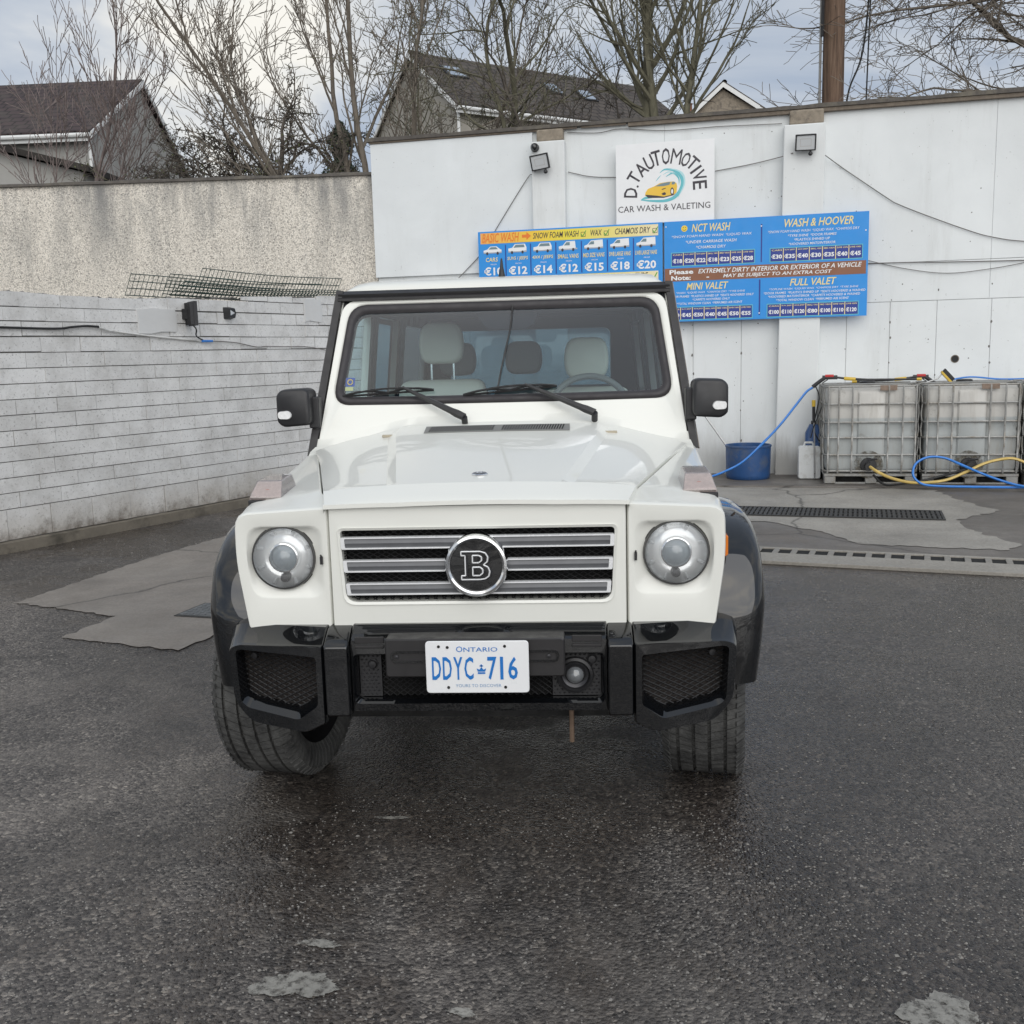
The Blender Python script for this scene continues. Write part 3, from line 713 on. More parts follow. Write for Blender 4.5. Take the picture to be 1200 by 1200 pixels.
slat(.953,.417,.4185); slat(.881,.4115,.414); slat(.809,.405,.408)
# emblem
em = MB().lathe([(.090,.01),(.097,.0),(.097,-.026),(.093,-.034),(.086,-.036),(.080,-.032),(.078,-.024),(.078,.01)], 48, 'y', (0,-.006,.884)).build('emblem_ring', MT['chrome'], panel)
MB().lathe([(.079,-.028),(.0008,-.030)], 48, 'y', (0,-.002,.884)).build('emblem_disc', MT['gloss'], em)
def Bshape(s, ox, oz):
    s *= 1.12
    o_ = [(-.5,-.5),(-.5,-.36),(-.36,-.36),(-.36,.36),(-.5,.36),(-.5,.5),(.18,.5),(.36,.44),(.44,.30),(.42,.14),(.28,.02),(.44,-.06),(.5,-.22),(.46,-.38),(.34,-.47),(.16,-.5)]
    h1 = [(-.10,.36),(.12,.36),(.22,.30),(.22,.18),(.12,.10),(-.10,.10)]; h2 = [(-.10,-.06),(.16,-.06),(.25,-.14),(.25,-.27),(.14,-.36),(-.10,-.36)]
    return [[(ox+x*s, oz+z*s) for x, z in P] for P in (o_, h1, h2)]
for dx_, dz_, mt_, yy, rr0 in ((.004,-.004,'rim',-.0345,.0016),(-.002,.001,'satin',-.037,.0024)):
    mb = MB()
    for P in Bshape(.077, dx_, .884+dz_):
        n = len(P)
        for i in range(n): mb.tube([(P[i][0],yy,P[i][1]),(P[(i+1)%n][0],yy,P[(i+1)%n][1])], rr0, 5)
    mb.build('emblem_letter', MT[mt_], em, smooth=60)
# fenders with headlight recess
HX, HZ = .605, .907
fo = rpoly([(.4552,.676),(.726,.676),(.757,.90),(.753,1.052),(.4552,1.068)], [.004,.014,.06,.045,.006])
fr1 = rpoly([(.480,.785),(.700,.785),(.720,.90),(.712,1.007),(.480,1.007)], [.04,.045,.05,.045,.04])
fr2 = rpoly([(.492,.797),(.690,.797),(.708,.90),(.702,.996),(.492,.996)], [.05,.055,.05,.055,.05])
def circ(r):
    out = []
    for x, z in fr1:
        a = math.atan2(z-HZ, x-HX); out.append((HX+r*math.cos(a), HZ+r*math.sin(a)))
    return out
def fst(y):
    w = hw(y)+.004; xo = lerp(.757,.800, clamp(y/1.1)); zt = lerp(1.050,1.132, clamp(y/1.1)); zb = .676 if y < .1 else (.76 if y < .16 else .82)
    return R3(rpoly([(w,zb),(xo-.035 if y < .1 else xo-.005, zb),(xo,.90),(xo-.004,zt),(w, zE(y)-.007)], [.006,.03,.06,.04,.008]), y)
def mk():
    cx, cz = .607, .876
    ins = lambda k: [(cx+(x-cx)*k, cz+(z-cz)*k) for x, z in fo]
    m_ = MB()
    m_.rings([fst(1.07), fst(.8), fst(.5), fst(.2), fst(.13), R3(fo,.055), R3(ins(.992),.022), R3(ins(.975),.007), R3(ins(.955),.0015), R3([(HX+(x-HX)*1.04, HZ+(z-HZ)*1.04) for x, z in fr1],.0015), R3(fr1,.003), R3([(lerp(a[0],b[0],.25),lerp(a[1],b[1],.25)) for a,b in zip(fr1,circ(.103))],.009), R3([(lerp(a[0],b[0],.6),lerp(a[1],b[1],.6)) for a,b in zip(fr1,circ(.103))],.0175), R3(circ(.103),.021), R3(circ(.100),.06)], True, True)
    return m_
fl, frr = both(mk, 'front_fender', MT['paint'], smooth=42)
MB().box(-.4555,-.452,.02,.05,.70,1.05).box(.452,.4555,.02,.05,.70,1.05).build('panel_gap', MT['seam'], suv, smooth=0)
# headlights
for sx_ in (-1, 1):
    h = bpy.data.objects.new('headlight', None); COL.objects.link(h); h.parent = suv; h.location = (sx_*HX, .0, HZ); h.empty_display_size = .05
    MB().lathe([(.101,.05),(.1005,.012),(.0985,.005),(.0955,.005),(.094,.012),(.094,.05)], 40).build('headlight_bezel', MT['bezel'], h)
    MB().lathe([(.0938,.008),(.088,.016),(.075,.034),(.056,.042),(.050,.042)], 40).build('reflector', MT['reflector'], h)
    MB().lathe([(.050,.042),(.0485,.020),(.0465,.012),(.0425,.010),(.0400,.014),(.0390,.024)], 40).build('projector_ring', MT['chrome'], h)
    ds = MB(); ds.lathe([(.0395,.020),(.034,.010),(.026,.001),(.014,-.004),(.0006,-.0055)], 32); ds.build('projector_lens', flat('projector_glass', (.24,.29,.33), .04, spec=1.0, coat=1.0), h)
    fm = MB()
    for k in range(8):
        a = 2*math.pi*(k+.5)/8; ca, sa = math.cos(a), math.sin(a); fm.tube([(.074*ca,.028,.074*sa),(.089*ca,.012,.089*sa)], .0055, 6)
    fm.build('reflector_fins', MT['satin'], h)
    MB().lathe([(.0008,.006),(.012,.008),(.015,.02),(.015,.045)], 16, 'y', (0,0,-.064)).build('side_bulb', MT['rim'], h)
    MB().lathe([(.0940,.010),(.089,-.004),(.072,-.014),(.045,-.021),(.020,-.024),(.0006,-.0245)], 40).build('cover_lens', MT['clear'], h)
both(lambda: MB().box(.478,.486,-.006,.004,.888,.912).tube([(.482,-.004,.912),(.482,-.008,.918)], .003, 5), 'washer_jet', MT['black_plastic'])
# fender-top indicators
for sx_ in (-1, 1):
    q = bpy.data.objects.new('turn_indicator', None); COL.objects.link(q); q.parent = suv; q.location = (sx_*.692, .25, 1.060); q.rotation_euler = (R(3), 0, 0)
    b0 = [(-.055,-.105),(.055,-.105),(.052,.10),(-.052,.10)]; t0 = [(-.041,-.045),(.041,-.045),(.039,.085),(-.039,.085)]
    if sx_ < 0: pass
    MB().rings([[(x*1.03,y*1.03,-.01) for x,y in b0],[(x*1.03,y*1.03,.016) for x,y in b0]], True, True, True).build('indicator_base', MT['black_plastic'], q, bevel=.003)
    bm_ = MB().rings([[(x*.97,y*.97,.0165) for x,y in b0],[(x*.95,y*.95-.004,.026) for x,y in b0],[(x,y,.070) for x,y in t0]], True, True, True)
    bm_.build('indicator_lens', MT['clear'], q, bevel=.008, seg=3)
    bm_ = MB().rings([[(x*.955,y*.955,.0168) for x,y in b0],[(x*.93,y*.94-.003,.026) for x,y in b0],[(x*.96,y*.96,.066) for x,y in t0]], True, True, True); bm_.build('indicator_reflector', worn('reflector_pink', (.52,.43,.41), .35, .1, var=.35, scale=70), q, smooth=0)
    MB().lathe([(.0005,-.001),(.013,.0),(.013,.004)], 14, 'y', (0,-.075,.034)).build('bulb', MT['lens_red'], q)
# wheel-arch flares
def arch_flare(yc, front=True):
    path = [(yc-.45,.47),(yc-.45,.60),(yc-.43,.74),(yc-.36,.86),(yc-.22,.93),(yc,.945),(yc+.22,.93),(yc+.36,.86),(yc+.44,.70),(yc+.46,.45)]
    P = smoothpath([(0,a,b) for a,b in path], 5)
    sec = [(.034,.742),(.036,.785),(.034,.832),(.027,.862),(.014,.882),(-.006,.893),(-.040,.897),(-.085,.897),(-.090,.889),(-.085,.880),(-.04,.872),(-.02,.83),(-.015,.70)]
    def mk():
        rs = []
        for i, p in enumerate(P):
            t_ = (P[min(i+1,len(P)-1)]-P[max(i-1,0)]).normalized(); nn = Vector((0, -t_.z, t_.y))
            taper = .0 if i > 9 else .0028*(9-i)
            rs.append([(x-(taper if x > .8 else 0), p.y+nn.y*o_, p.z+nn.z*o_) for o_, x in sec])
        return MB().rings(rs, False)
    both(mk, 'wheel_arch_flare', MT['gloss'], smooth=50)
WY = .56
arch_flare(WY); arch_flare(WY+2.70)
both(lambda: MB().box(.55,.76,.12,1.03,.775,.81).box(.55,.60,.3,1.0,.4,.80), 'arch_liner', MT['underbody'], smooth=0)
both(lambda: MB().add([(.757,.105,.868),(.757,.175,.868),(.779,.165,.876),(.776,.112,.876),(.757,.105,.945),(.757,.175,.945),(.779,.165,.937),(.776,.112,.937)], [(0,1,2,3),(4,7,6,5),(0,3,7,4),(3,2,6,7),(2,1,5,6)]), 'side_marker', MT['amber'], bevel=.004)
# bumper
bump = bpy.data.objects.new('front_bumper', None); COL.objects.link(bump); bump.parent = suv; bump.location = (0,0,0)
def sweep(x, y, z): return (x, y+.80*max(0, abs(x)-.5)**2, z)
po = [(.469,.656),(.745,.654),(.787,.636),(.776,.462),(.718,.402),(.53,.378),(.469,.408)]
ph_ = [(.498,.616),(.733,.630),(.751,.622),(.742,.486),(.720,.470),(.558,.442),(.498,.486)]
rr_ = [.006,.02,.02,.03,.03,.02,.006]
O1 = rpoly(po, rr_); H1 = rpoly(ph_, .012)
Ob = rpoly([(.469,.700),(.745,.704),(.800,.690),(.806,.50),(.74,.44),(.53,.41),(.469,.43)], rr_)
def inset(P, k, c=(.63,.53)): return [(c[0]+(x-c[0])*k, c[1]+(z-c[1])*k) for x, z in P]
def mk():
    m_ = MB().rings([R3(Ob,.14), R3([(lerp(a[0],b[0],.6),lerp(a[1],b[1],.12 if a[1] > .6 else .75)) for a,b in zip(Ob,O1)],-.025), R3(O1,-.084), R3(inset(O1,.985),-.094), R3(inset(O1,.965),-.100), R3([(x+(x-.62)*.05, z-(.020 if z < .55 else -.005)) for x,z in H1],-.100), R3(H1,-.072), R3(inset(H1,.97),-.035)], True, True)
    return m_.map(sweep)
both(mk, 'bumper_corner', MT['gloss'], bump, smooth=30)
both(lambda: MB().prism(inset(H1,1.02), -.03, -.02, 'y').map(sweep), 'intake_backing', MT['radiator'], bump, smooth=0)
both(lambda: diamond(ph_, -.042, R(27), .0145, .0022, sweep), 'intake_mesh', MT['meshblack'], bump, smooth=0)
both(lambda: MB().lathe([(.0005,-.006),(.010,-.005),(.011,.004)], 16, 'y', (.712,-.040,.600)).map(sweep), 'parking_sensor', MT['black_plastic'], bump)
def mk():
    return MB().rings([R3(rpoly([(.392,.42),(.467,.42),(.467,.697),(.392,.697)], .008),.10), R3(rpoly([(.392,.425),(.467,.425),(.467,.694),(.392,.694)], .008),-.035), R3(rpoly([(.392,.432),(.467,.432),(.467,.657),(.392,.657)], .008),-.097), R3(rpoly([(.395,.437),(.464,.437),(.464,.650),(.395,.650)], .008),-.104)], True, False, True)
both(mk, 'bumper_post', MT['gloss'], bump, smooth=30, bevel=.003)
co = rpoly(rect(-.391,.391,.436,.688), .006); ch = rpoly(rect(-.374,.374,.474,.614), .016); ch2 = rpoly(rect(-.382,.382,.464,.622), .016)
cbk = rpoly(rect(-.391,.391,.436,.702), .006)
MB().rings([R3(cbk,.08), R3(rpoly(rect(-.391,.391,.436,.700),.006),-.018), R3(rpoly(rect(-.391,.391,.436,.672),.006),-.060), R3(rpoly(rect(-.389,.389,.440,.664),.006),-.072), R3([(x,z) for x,z in ch2],-.074), R3(ch,-.060), R3(ch,-.01)], True, True).build('bumper_beam', MT['gloss'], bump, smooth=30)
for x0, x1 in ((-.375,-.285),(.285,.375)):
    MB().box(x0,x1,-.079,-.070,.640,.650).box(x0,x1,-.076,-.070,.656,.676).build('beam_recess', MT['trim'], bump, bevel=.002)
MB().box(-.39,.39,-.012,-.004,.46,.63).build('intake_backing', MT['void'], bump, smooth=0)
diamond(rect(-.302,.222,.476,.612), -.03, R(38), .0135, .0017).build('intake_mesh', MT['meshblack'], bump, smooth=0)
def bumpy(x0, x1, z0, z1, skip=None):
    m_ = MB().box(x0,x1,-.035,-.01,z0,z1)
    nx = int((x1-x0)/.014)
    for i in range(nx):
        for j in range(int((z1-z0)/.011)):
            x, z = x0+.008+i*.014+(.007 if j%2 else 0), z0+.007+j*.011
            if x > x1-.006 or (skip and (x-skip[0])**2+(z-skip[1])**2 < skip[2]**2): continue
            m_.add([(x-.005,-.035,z),(x,-.035,z-.0035),(x+.005,-.035,z),(x,-.035,z+.0035),(x,-.038,z)], [(0,1,4),(1,2,4),(2,3,4),(3,0,4)])
    return m_
bumpy(-.372,-.304,.476,.612).build('sensor_panel', MT['black_plastic'], bump, smooth=0)
MB().lathe([(.0005,-.012),(.011,-.011),(.013,-.004),(.016,-.002),(.016,.006)], 18, 'y', (-.330,-.036,.580)).build('parking_sensor', MT['black_plastic'], bump)
fp = bumpy(.224,.372,.476,.612,(.293,.540,.05)); fp.build('fog_panel', MT['black_plastic'], bump, smooth=0)
fg = MB().lathe([(.058,.0),(.055,-.012),(.047,-.016),(.042,-.006),(.040,.01)], 28, 'y', (.293,-.034,.541)).build('fog_lamp', MT['black_plastic'], bump)
MB().lathe([(.040,-.004),(.026,.004),(.024,-.004)], 28, 'y', (.293,-.038,.541)).build('fog_reflector', MT['rim'], fg)
MB().lathe([(.026,-.002),(.020,-.012),(.010,-.017),(.0005,-.019)], 24, 'y', (.293,-.040,.541)).build('fog_lens', flat('fog_glass', (.16,.17,.18), .06, spec=.8, coat=1), fg)
MB().lathe([(.0005,-.012),(.011,-.011),(.013,-.004),(.016,-.002),(.016,.006)], 18, 'y', (.345,-.036,.592)).build('parking_sensor', MT['black_plastic'], bump)
ph = MB().rings([R3(rpoly(rect(-.272,.264,.566,.684),.008),-.06), R3(rpoly(rect(-.272,.264,.566,.684),.008),-.127), R3(rpoly(rect(-.268,.260,.570,.680),.008),-.131)], True, True, True).build('plate_holder', MT['trim'], bump)
for x0, x1 in ((-.255,-.10),(.10,.247)):
    o_ = rpoly(rect(x0,x1,.612,.648), .017); i_ = rpoly(rect(x0+.006,x1-.006,.618,.642), .013)
    MB().rings([R3(o_,-.131), R3(o_,-.136), R3(i_,-.136), R3(i_,-.131)]).build('holder_slot', MT['gloss'], ph)
    MB().lathe([(.0005,-.136),(.006,-.135),(.007,-.131)], 12, 'y', ((x0+.018 if x0 < 0 else x1-.03), 0, .630)).build('screw', MT['rim'], ph)
# ---- text helper: extruded print fitted to a box, lying in the x/z plane facing -y
def text(body, x0, x1, z0, z1, y, mat, par, name='lettering', shear=0.0, bold=0.0, depth=.0012, fit=True):
    cu = bpy.data.curves.new(name, 'FONT'); cu.body = body; cu.shear = shear; cu.offset = 0.0 if 'Q' in body else bold; cu.resolution_u = 2
    tmp = bpy.data.objects.new(name, cu); COL.objects.link(tmp)
    dg = bpy.context.evaluated_depsgraph_get(); me = bpy.data.meshes.new_from_object(tmp.evaluated_get(dg))
    COL.objects.unlink(tmp); bpy.data.objects.remove(tmp)
    xs = [v.co.x for v in me.vertices]; zs = [v.co.y for v in me.vertices]
    ax0, ax1, az0, az1 = min(xs), max(xs), min(zs), max(zs)
    sx_ = (x1-x0)/(ax1-ax0); sz_ = (z1-z0)/(az1-az0)
    if not fit: sx_ = min(sx_, sz_*1.0)
    cx = (x0+x1)/2-(ax0+ax1)/2*sx_
    for v in me.vertices: v.co = Vector((cx+v.co.x*sx_, y, z0+(v.co.y-az0)*sz_))
    return mesh_obj(name, me, mat, par, smooth=0)
PX0, PX1, PZ0, PZ1, PY = -.1465,.1585,.526,.684,-.158
pc_ = (PX0+PX1)/2
plate = MB().rings([R3(rpoly(rect(PX0,PX1,PZ0,PZ1),.012),-.152), R3(rpoly(rect(PX0,PX1,PZ0,PZ1),.012),-.1565), R3(rpoly(rect(PX0+.0015,PX1-.0015,PZ0+.0015,PZ1-.0015),.011),PY)], True, True, True).build('licence_plate', MT['plate'], bump)
MB().box(-.10,.11,-.153,-.130,.57,.67).build('plate_bracket', MT['trim'], bump, smooth=0)
yt = PY-.0012
def ptx(b, a0, a1, z0, z1, mt, **k): return text(b, PX0+a0*.305, PX0+a1*.305, PZ0+z0*.158, PZ0+z1*.158, yt, MT[mt], plate, **k)
ptx('O', .300,.362,.795,.905,'plate_blue'); ptx('NTARIO', .372,.700,.800,.885,'plate_blue')
for ch_, a in (('D',.060),('D',.165),('Y',.270),('C',.375)): ptx(ch_, a, a+.088, .26,.70,'plate_blue', bold=.014)
for ch_, a, w_ in (('7',.600,.088),('1',.722,.030),('6',.800,.092)): ptx(ch_, a, a+w_, .26,.70,'plate_blue', bold=.014)
cw = MB(); cxp, czp = PX0+.540*.305, PZ0+.44*.158
cw.add([(cxp-.011,yt,czp-.004),(cxp+.011,yt,czp-.004),(cxp+.014,yt,czp+.006),(cxp+.006,yt,czp+.002),(cxp,yt,czp+.010),(cxp-.006,yt,czp+.002),(cxp-.014,yt,czp+.006)], [(0,1,2,3,4,5,6)])
cw.box(cxp-.011,cxp+.011,yt,yt+.001,czp-.011,czp-.006); cw.box(cxp-.002,cxp+.002,yt,yt+.001,czp+.010,czp+.018); cw.box(cxp-.005,cxp+.005,yt,yt+.001,czp+.012,czp+.015)
cw.build('crown_mark', MT['plate_blue'], plate, smooth=0)
ptx('YOURS TO DISCOVER', .285,.730,.115,.175,'plate_grey')
bh = MB()
for a, b in ((.13,.90),(.215,.885),(.77,.90),(.215,.11),(.77,.11)): bh.lathe([(.0005,-.0016),(.0045,-.0013),(.0045,.001)], 10, 'y', (PX0+a*.305,PY,PZ0+b*.158))
bh.map(lambda x,y,z: (PX0+.1525+(x-PX0-.1525)*1.0, y, z)).build('bolt_holes', MT['void'], plate)

# windscreen frame, gasket, glass
def wsy(z): return 1.128+.537*(z-1.14)
WN_ = Vector((0,-1,.537)).normalized()
def W3(ring, off): return [(x, wsy(z)+WN_.y*off, z+WN_.z*off) for x, z in ring]
wo_ = rpoly([(-.770,1.128),(-.50,1.222),(.50,1.222),(.770,1.128),(.703,1.762),(-.703,1.762)], [.01,.1,.1,.01,.07,.07], 6)
wi_ = rpoly([(-.716,1.318),(-.30,1.314),(.30,1.314),(.716,1.318),(.668,1.740),(-.668,1.740)], [.075,.05,.05,.075,.075,.075], 6)
def ins_(P, d, c=(0,1.53)):
    return [(x-math.copysign(min(d,abs(x)), x)*(1 if abs(x) > .5 else 0), z+(d if z < 1.53 else -d)) for x, z in P]
wg_ = rpoly([(-.678,1.352),(-.30,1.348),(.30,1.348),(.678,1.352),(.635,1.704),(-.635,1.704)], [.05,.05,.05,.05,.05,.05], 6)
MB().rings([W3(wo_,-.05), W3(wo_,.0), W3([(x*.993,1.5+(z-1.5)*.985) for x,z in wo_],.010), W3([(x*1.01,1.53+(z-1.53)*1.02) for x,z in wi_],.010), W3(wi_,.004), W3(wi_,-.05)]).build('windscreen_frame', MT['paint'], suv, smooth=40)
def mid_(k): return [(lerp(a[0],b[0],k), lerp(a[1],b[1],k)) for a,b in zip(wi_,wg_)]
MB().rings([W3(wi_,.002), W3(mid_(.08),.012), W3(mid_(.35),.017), W3(mid_(.7),.014), W3(mid_(.95),.006), W3(wg_,-.002), W3(wg_,-.03)]).build('windscreen_gasket', MT['gasket'], suv, smooth=60)
ws = MB(); nxx, nzz = 16, 8; gv = []
for j in range(nzz+1):
    for i in range(nxx+1):
        z = lerp(1.335,1.72,j/nzz); xw = lerp(.700,.650,j/nzz); x = -xw+2*xw*i/nxx
        bul = .010*(1-(x/xw)**2)*(1-(2*j/nzz-1)**2); y = wsy(z)
        gv.append((x, y+WN_.y*(bul-.002), z+WN_.z*(bul-.002)))
ws.add(gv, [(j*(nxx+1)+i, j*(nxx+1)+i+1, (j+1)*(nxx+1)+i+1, (j+1)*(nxx+1)+i) for j in range(nzz) for i in range(nxx)])
screen = ws.build('windscreen', MT['windscreen'], suv, smooth=180)
# black edge trim: A pillars and across the roof front
def mk():
    m_ = MB(); rs = []
    for z, xo in ((1.115,.806),(1.30,.787),(1.55,.761),(1.80,.735)):
        y = wsy(z); rs.append([(xo-.034,y+.02,z),(xo-.034,y-.016,z+.008),(xo-.006,y-.018,z+.008),(xo,y-.008,z+.004),(xo,y+.09,z)])
    return m_.rings(rs, True, True, True)
both(mk, 'pillar_trim', MT['trim'], smooth=30)
both(lambda: MB().tube([(.808,wsy(1.115)+.02,1.115),(.788,wsy(1.3)+.02,1.30),(.7365,wsy(1.8)+.02,1.80)], .0045, 6), 'rain_strip', worn('dull_strip', (.35,.30,.26), .5, .2), smooth=60)
MB().rings([[(x, wsy(1.757)+d0, z) for d0, z in ((-.0,1.757),(-.022,1.762),(-.022,1.772),(-.006,1.778),(-.010,1.790),(.02,1.806),(.07,1.800))] for x in (-.721,-.5,0,.5,.721)], True, True, True).build('roof_front_trim', MT['trim'], suv, smooth=25)
# roof
mb = MB(); rs = []
prof = [(1.50,1.797),(1.492,1.806),(1.498,1.818),(1.53,1.834),(1.58,1.846),(1.66,1.856),(1.9,1.868),(2.4,1.876),(3.2,1.876),(3.9,1.868),(4.12,1.855),(4.18,1.80)]
for y, z in prof:
    hx = .722; ln = []
    for k in range(25):
        x = -hx+2*hx*k/24; e_ = abs(x)/hx
        base = 1.797; zz = base+(z-base)*(1-max(0,(e_-.86)/.14)**2.2)+(.006*(1-e_*e_) if z > 1.83 else 0)
        yy = y+(.03*max(0,(e_-.8)/.2)**2 if y < 1.6 else 0)
        ln.append((x, yy, zz))
    rs.append(ln)
mb.rings(rs, False); mb.build('roof', MT['paint'], suv, smooth=60)
both(lambda: MB().box(.715,.742,1.50,4.18,1.785,1.803), 'roof_gutter', MT['trim'], bevel=.004)
MB().box(-.70,.70,1.52,4.12,1.765,1.785).build('roof_lining', MT['lining'], suv, smooth=0)
MB().lathe([(.018,.0),(.014,.018),(.008,.05),(.0045,.085),(.0008,.09)], 12, 'z', (-.02,1.75,1.862)).build('roof_antenna', MT['black_plastic'], suv)
# sides: door and quarter panels with window openings
def SX(z): return .800-.105*max(0, z-1.14)
def side_cell(ylo, zlo, cell, hole):
    """lower quad from zlo to 1.14 and a window cell above it"""
    def P(y, z, t_): return (SX(z)-t_, y, z)
    m_ = MB(); oc = rpoly(cell, .004); hc = rpoly(hole, .05)
    m_.rings([[P(y,z,.035) for y,z in oc], [P(y,z,0) for y,z in oc], [P(y,z,0) for y,z in hc], [P(y,z,.035) for y,z in hc], [P(y,z,.035) for y,z in oc]])
    y0, y1 = ylo; lo = rpoly([(y0,zlo),(y1,zlo),(cell[1][0],1.139),(cell[0][0],1.139)], .004)
    m_.rings([[(.795-.04,y,z) for y,z in lo],[(.795-(.02 if z < .6 else 0),y,z) for y,z in lo]], True, True, True)
    return m_
cells = [((1.08,2.155),.47,[(1.135,1.14),(2.155,1.14),(2.155,1.79),(1.485,1.79)],[(1.27,1.20),(2.09,1.20),(2.09,1.72),(1.54,1.72)],'front_door'),
         ((2.165,2.98),.47,[(2.165,1.14),(2.98,1.14),(2.98,1.79),(2.165,1.79)],[(2.23,1.20),(2.90,1.20),(2.90,1.72),(2.23,1.72)],'rear_door'),
         ((2.99,4.17),.60,[(2.99,1.14),(4.17,1.14),(4.17,1.79),(2.99,1.79)],[(3.08,1.22),(4.02,1.22),(4.02,1.70),(3.08,1.70)],'rear_quarter_panel')]
for ylo, zlo, cell, hole, nm in cells:
    os_ = both(lambda: side_cell(ylo, zlo, cell, hole), nm, MT['paint'], smooth=30)
    for o, s_ in zip(os_, (-1, 1)):
        gm_ = MB().add([(SX(z)-.018,y,z) for y,z in [(hole[0][0]-.01,hole[0][1]-.01),(hole[1][0]+.01,hole[1][1]-.01),(hole[2][0]+.01,hole[2][1]+.01),(hole[3][0]-.01,hole[3][1]+.01)]], [(0,1,2,3)])
        (gm_ if s_ > 0 else gm_.mirror()).build('side_window', MT['sideglass' if nm == 'front_door' else 'privacy'], o, smooth=0)
        if 'door' in nm:
            hm_ = MB().box(.797,.822,ylo[1]-.22,ylo[1]-.06,1.02,1.045); (hm_ if s_ > 0 else hm_.mirror()).build('door_handle', MT['trim'], o, bevel=.006)
        st_ = MB().box(.795,.806,ylo[0]+.01,ylo[1]-.01,.80,.84); (st_ if s_ > 0 else st_.mirror()).build('rub_strip', MT['trim'], o, bevel=.004)
to_ = rpoly(rect(-.735,.735,.55,1.79), .03); ti_ = rpoly(rect(-.56,.56,1.20,1.68), .05)
def tx(x, z): return x*(1.06 if z < 1.2 else 1.0)
tg = MB().rings([[(tx(x,z),4.13,z) for x,z in to_],[(tx(x,z),4.185,z) for x,z in to_],[(x,4.185,z) for x,z in ti_],[(x,4.13,z) for x,z in ti_]]).build('tailgate', MT['paint'], suv)
MB().box(-.57,.57,4.155,4.158,1.19,1.69).build('rear_window', MT['rearglass'], tg, smooth=0)
# floor, chassis, side sills, exhaust
MB().box(-.74,.74,1.1,4.12,.46,.52).box(-.45,.45,.15,4.0,.34,.46).box(-.70,.70,1.06,1.10,.46,1.12).build('floor_pan', MT['underbody'], suv, smooth=0)
ax = MB(); ax.tube([(-.66,WY,.37),(.66,WY,.37)], .045, 10); ax.lathe([(.02,-.14),(.11,-.09),(.125,0),(.11,.09),(.02,.14)], 18, 'y', (.12,WY,.37)); ax.tube([(-.66,WY+2.70,.37),(.66,WY+2.70,.37)], .045, 10)
ax.tube([(-.6,WY-.16,.36),(.6,WY-.16,.36)], .018, 8); ax.build('axle', MT['underbody'], suv)
MB().tube([(.279,.10,.42),(.279,.10,.272)], .008, 8).build('drain_rod', worn('rusty_rod', (.20,.14,.10), .8, .2, var=.4, scale=40), suv)
both(lambda: MB().box(.74,.86,1.12,2.85,.40,.45), 'side_step', MT['trim'], bevel=.01)
def mk_trim(cell, hole):
    P = lambda y, z, t_: (SX(z)-t_, y, z); oc = rpoly(cell, .004); hc = rpoly(hole, .05)
    return MB().rings([[P(y,z,.037) for y,z in oc], [P(y,z,.048) for y,z in oc], [P(y,z,.048) for y,z in hc], [P(y,z,.036) for y,z in hc]]).box(.70,.752,cell[0][0]+.02,cell[1][0]-.01,.60,1.15)
for ylo, zlo, cell, hole, nm in cells: both(lambda: mk_trim(cell, hole), 'interior_trim', MT['dash_dark'], smooth=30)
MB().rings([[(x,4.128,z) for x,z in to_],[(x,4.11,z) for x,z in to_],[(x,4.11,z) for x,z in ti_],[(x,4.128,z) for x,z in ti_]]).build('interior_trim', MT['dash_dark'], suv)
# wheels
def make_wheel(x, y, steer, name='wheel'):
    w = bpy.data.objects.new(name, None); COL.objects.link(w); w.parent = suv; w.location = (x, y, .368); w.rotation_euler = (0,0,steer); w.empty_display_size = .1
    return w
tp = [(.255,-.118),(.285,-.134),(.325,-.138),(.348,-.130),(.359,-.116)]
for a in (-.082,-.030,.022,.074):
    tp += [(.366,a-.030 if a > -.08 else -.105),(.367,a-.006),(.356,a-.0055),(.356,a+.0055),(.367,a+.006)]
tp += [(.366,.104),(.359,.116),(.348,.130),(.325,.138),(.285,.134),(.255,.118)]
tyre_me = None
def tyre_mb():
    m_ = MB().lathe(tp, 72, 'x')
    # shoulder sipes: thin radial ribs
    for k in range(72):
        a = 2*math.pi*k/72
        for s_ in (-1, 1):
            p = [(s_*.108,.3665),(s_*.134,.340)]
            c0, s0 = math.cos(a), math.sin(a); c1, s1 = math.cos(a+.045), math.sin(a+.045)
            m_.add([(p[0][0],p[0][1]*c0,p[0][1]*s0),(p[1][0],p[1][1]*c0,p[1][1]*s0),(p[1][0],p[1][1]*c1,p[1][1]*s1),(p[0][0],p[0][1]*c1,p[0][1]*s1),
                    (p[0][0]+s_*.003,(p[0][1]+.004)*c0,(p[0][1]+.004)*s0),(p[1][0]+s_*.004,(p[1][1]+.003)*c0,(p[1][1]+.003)*s0),(p[1][0]+s_*.004,(p[1][1]+.003)*c1,(p[1][1]+.003)*s1),(p[0][0]+s_*.003,(p[0][1]+.004)*c1,(p[0][1]+.004)*s1)],
                   [(4,5,6,7),(0,1,5,4),(3,7,6,2),(1,2,6,5),(0,4,7,3)])
    return m_
ty0 = None
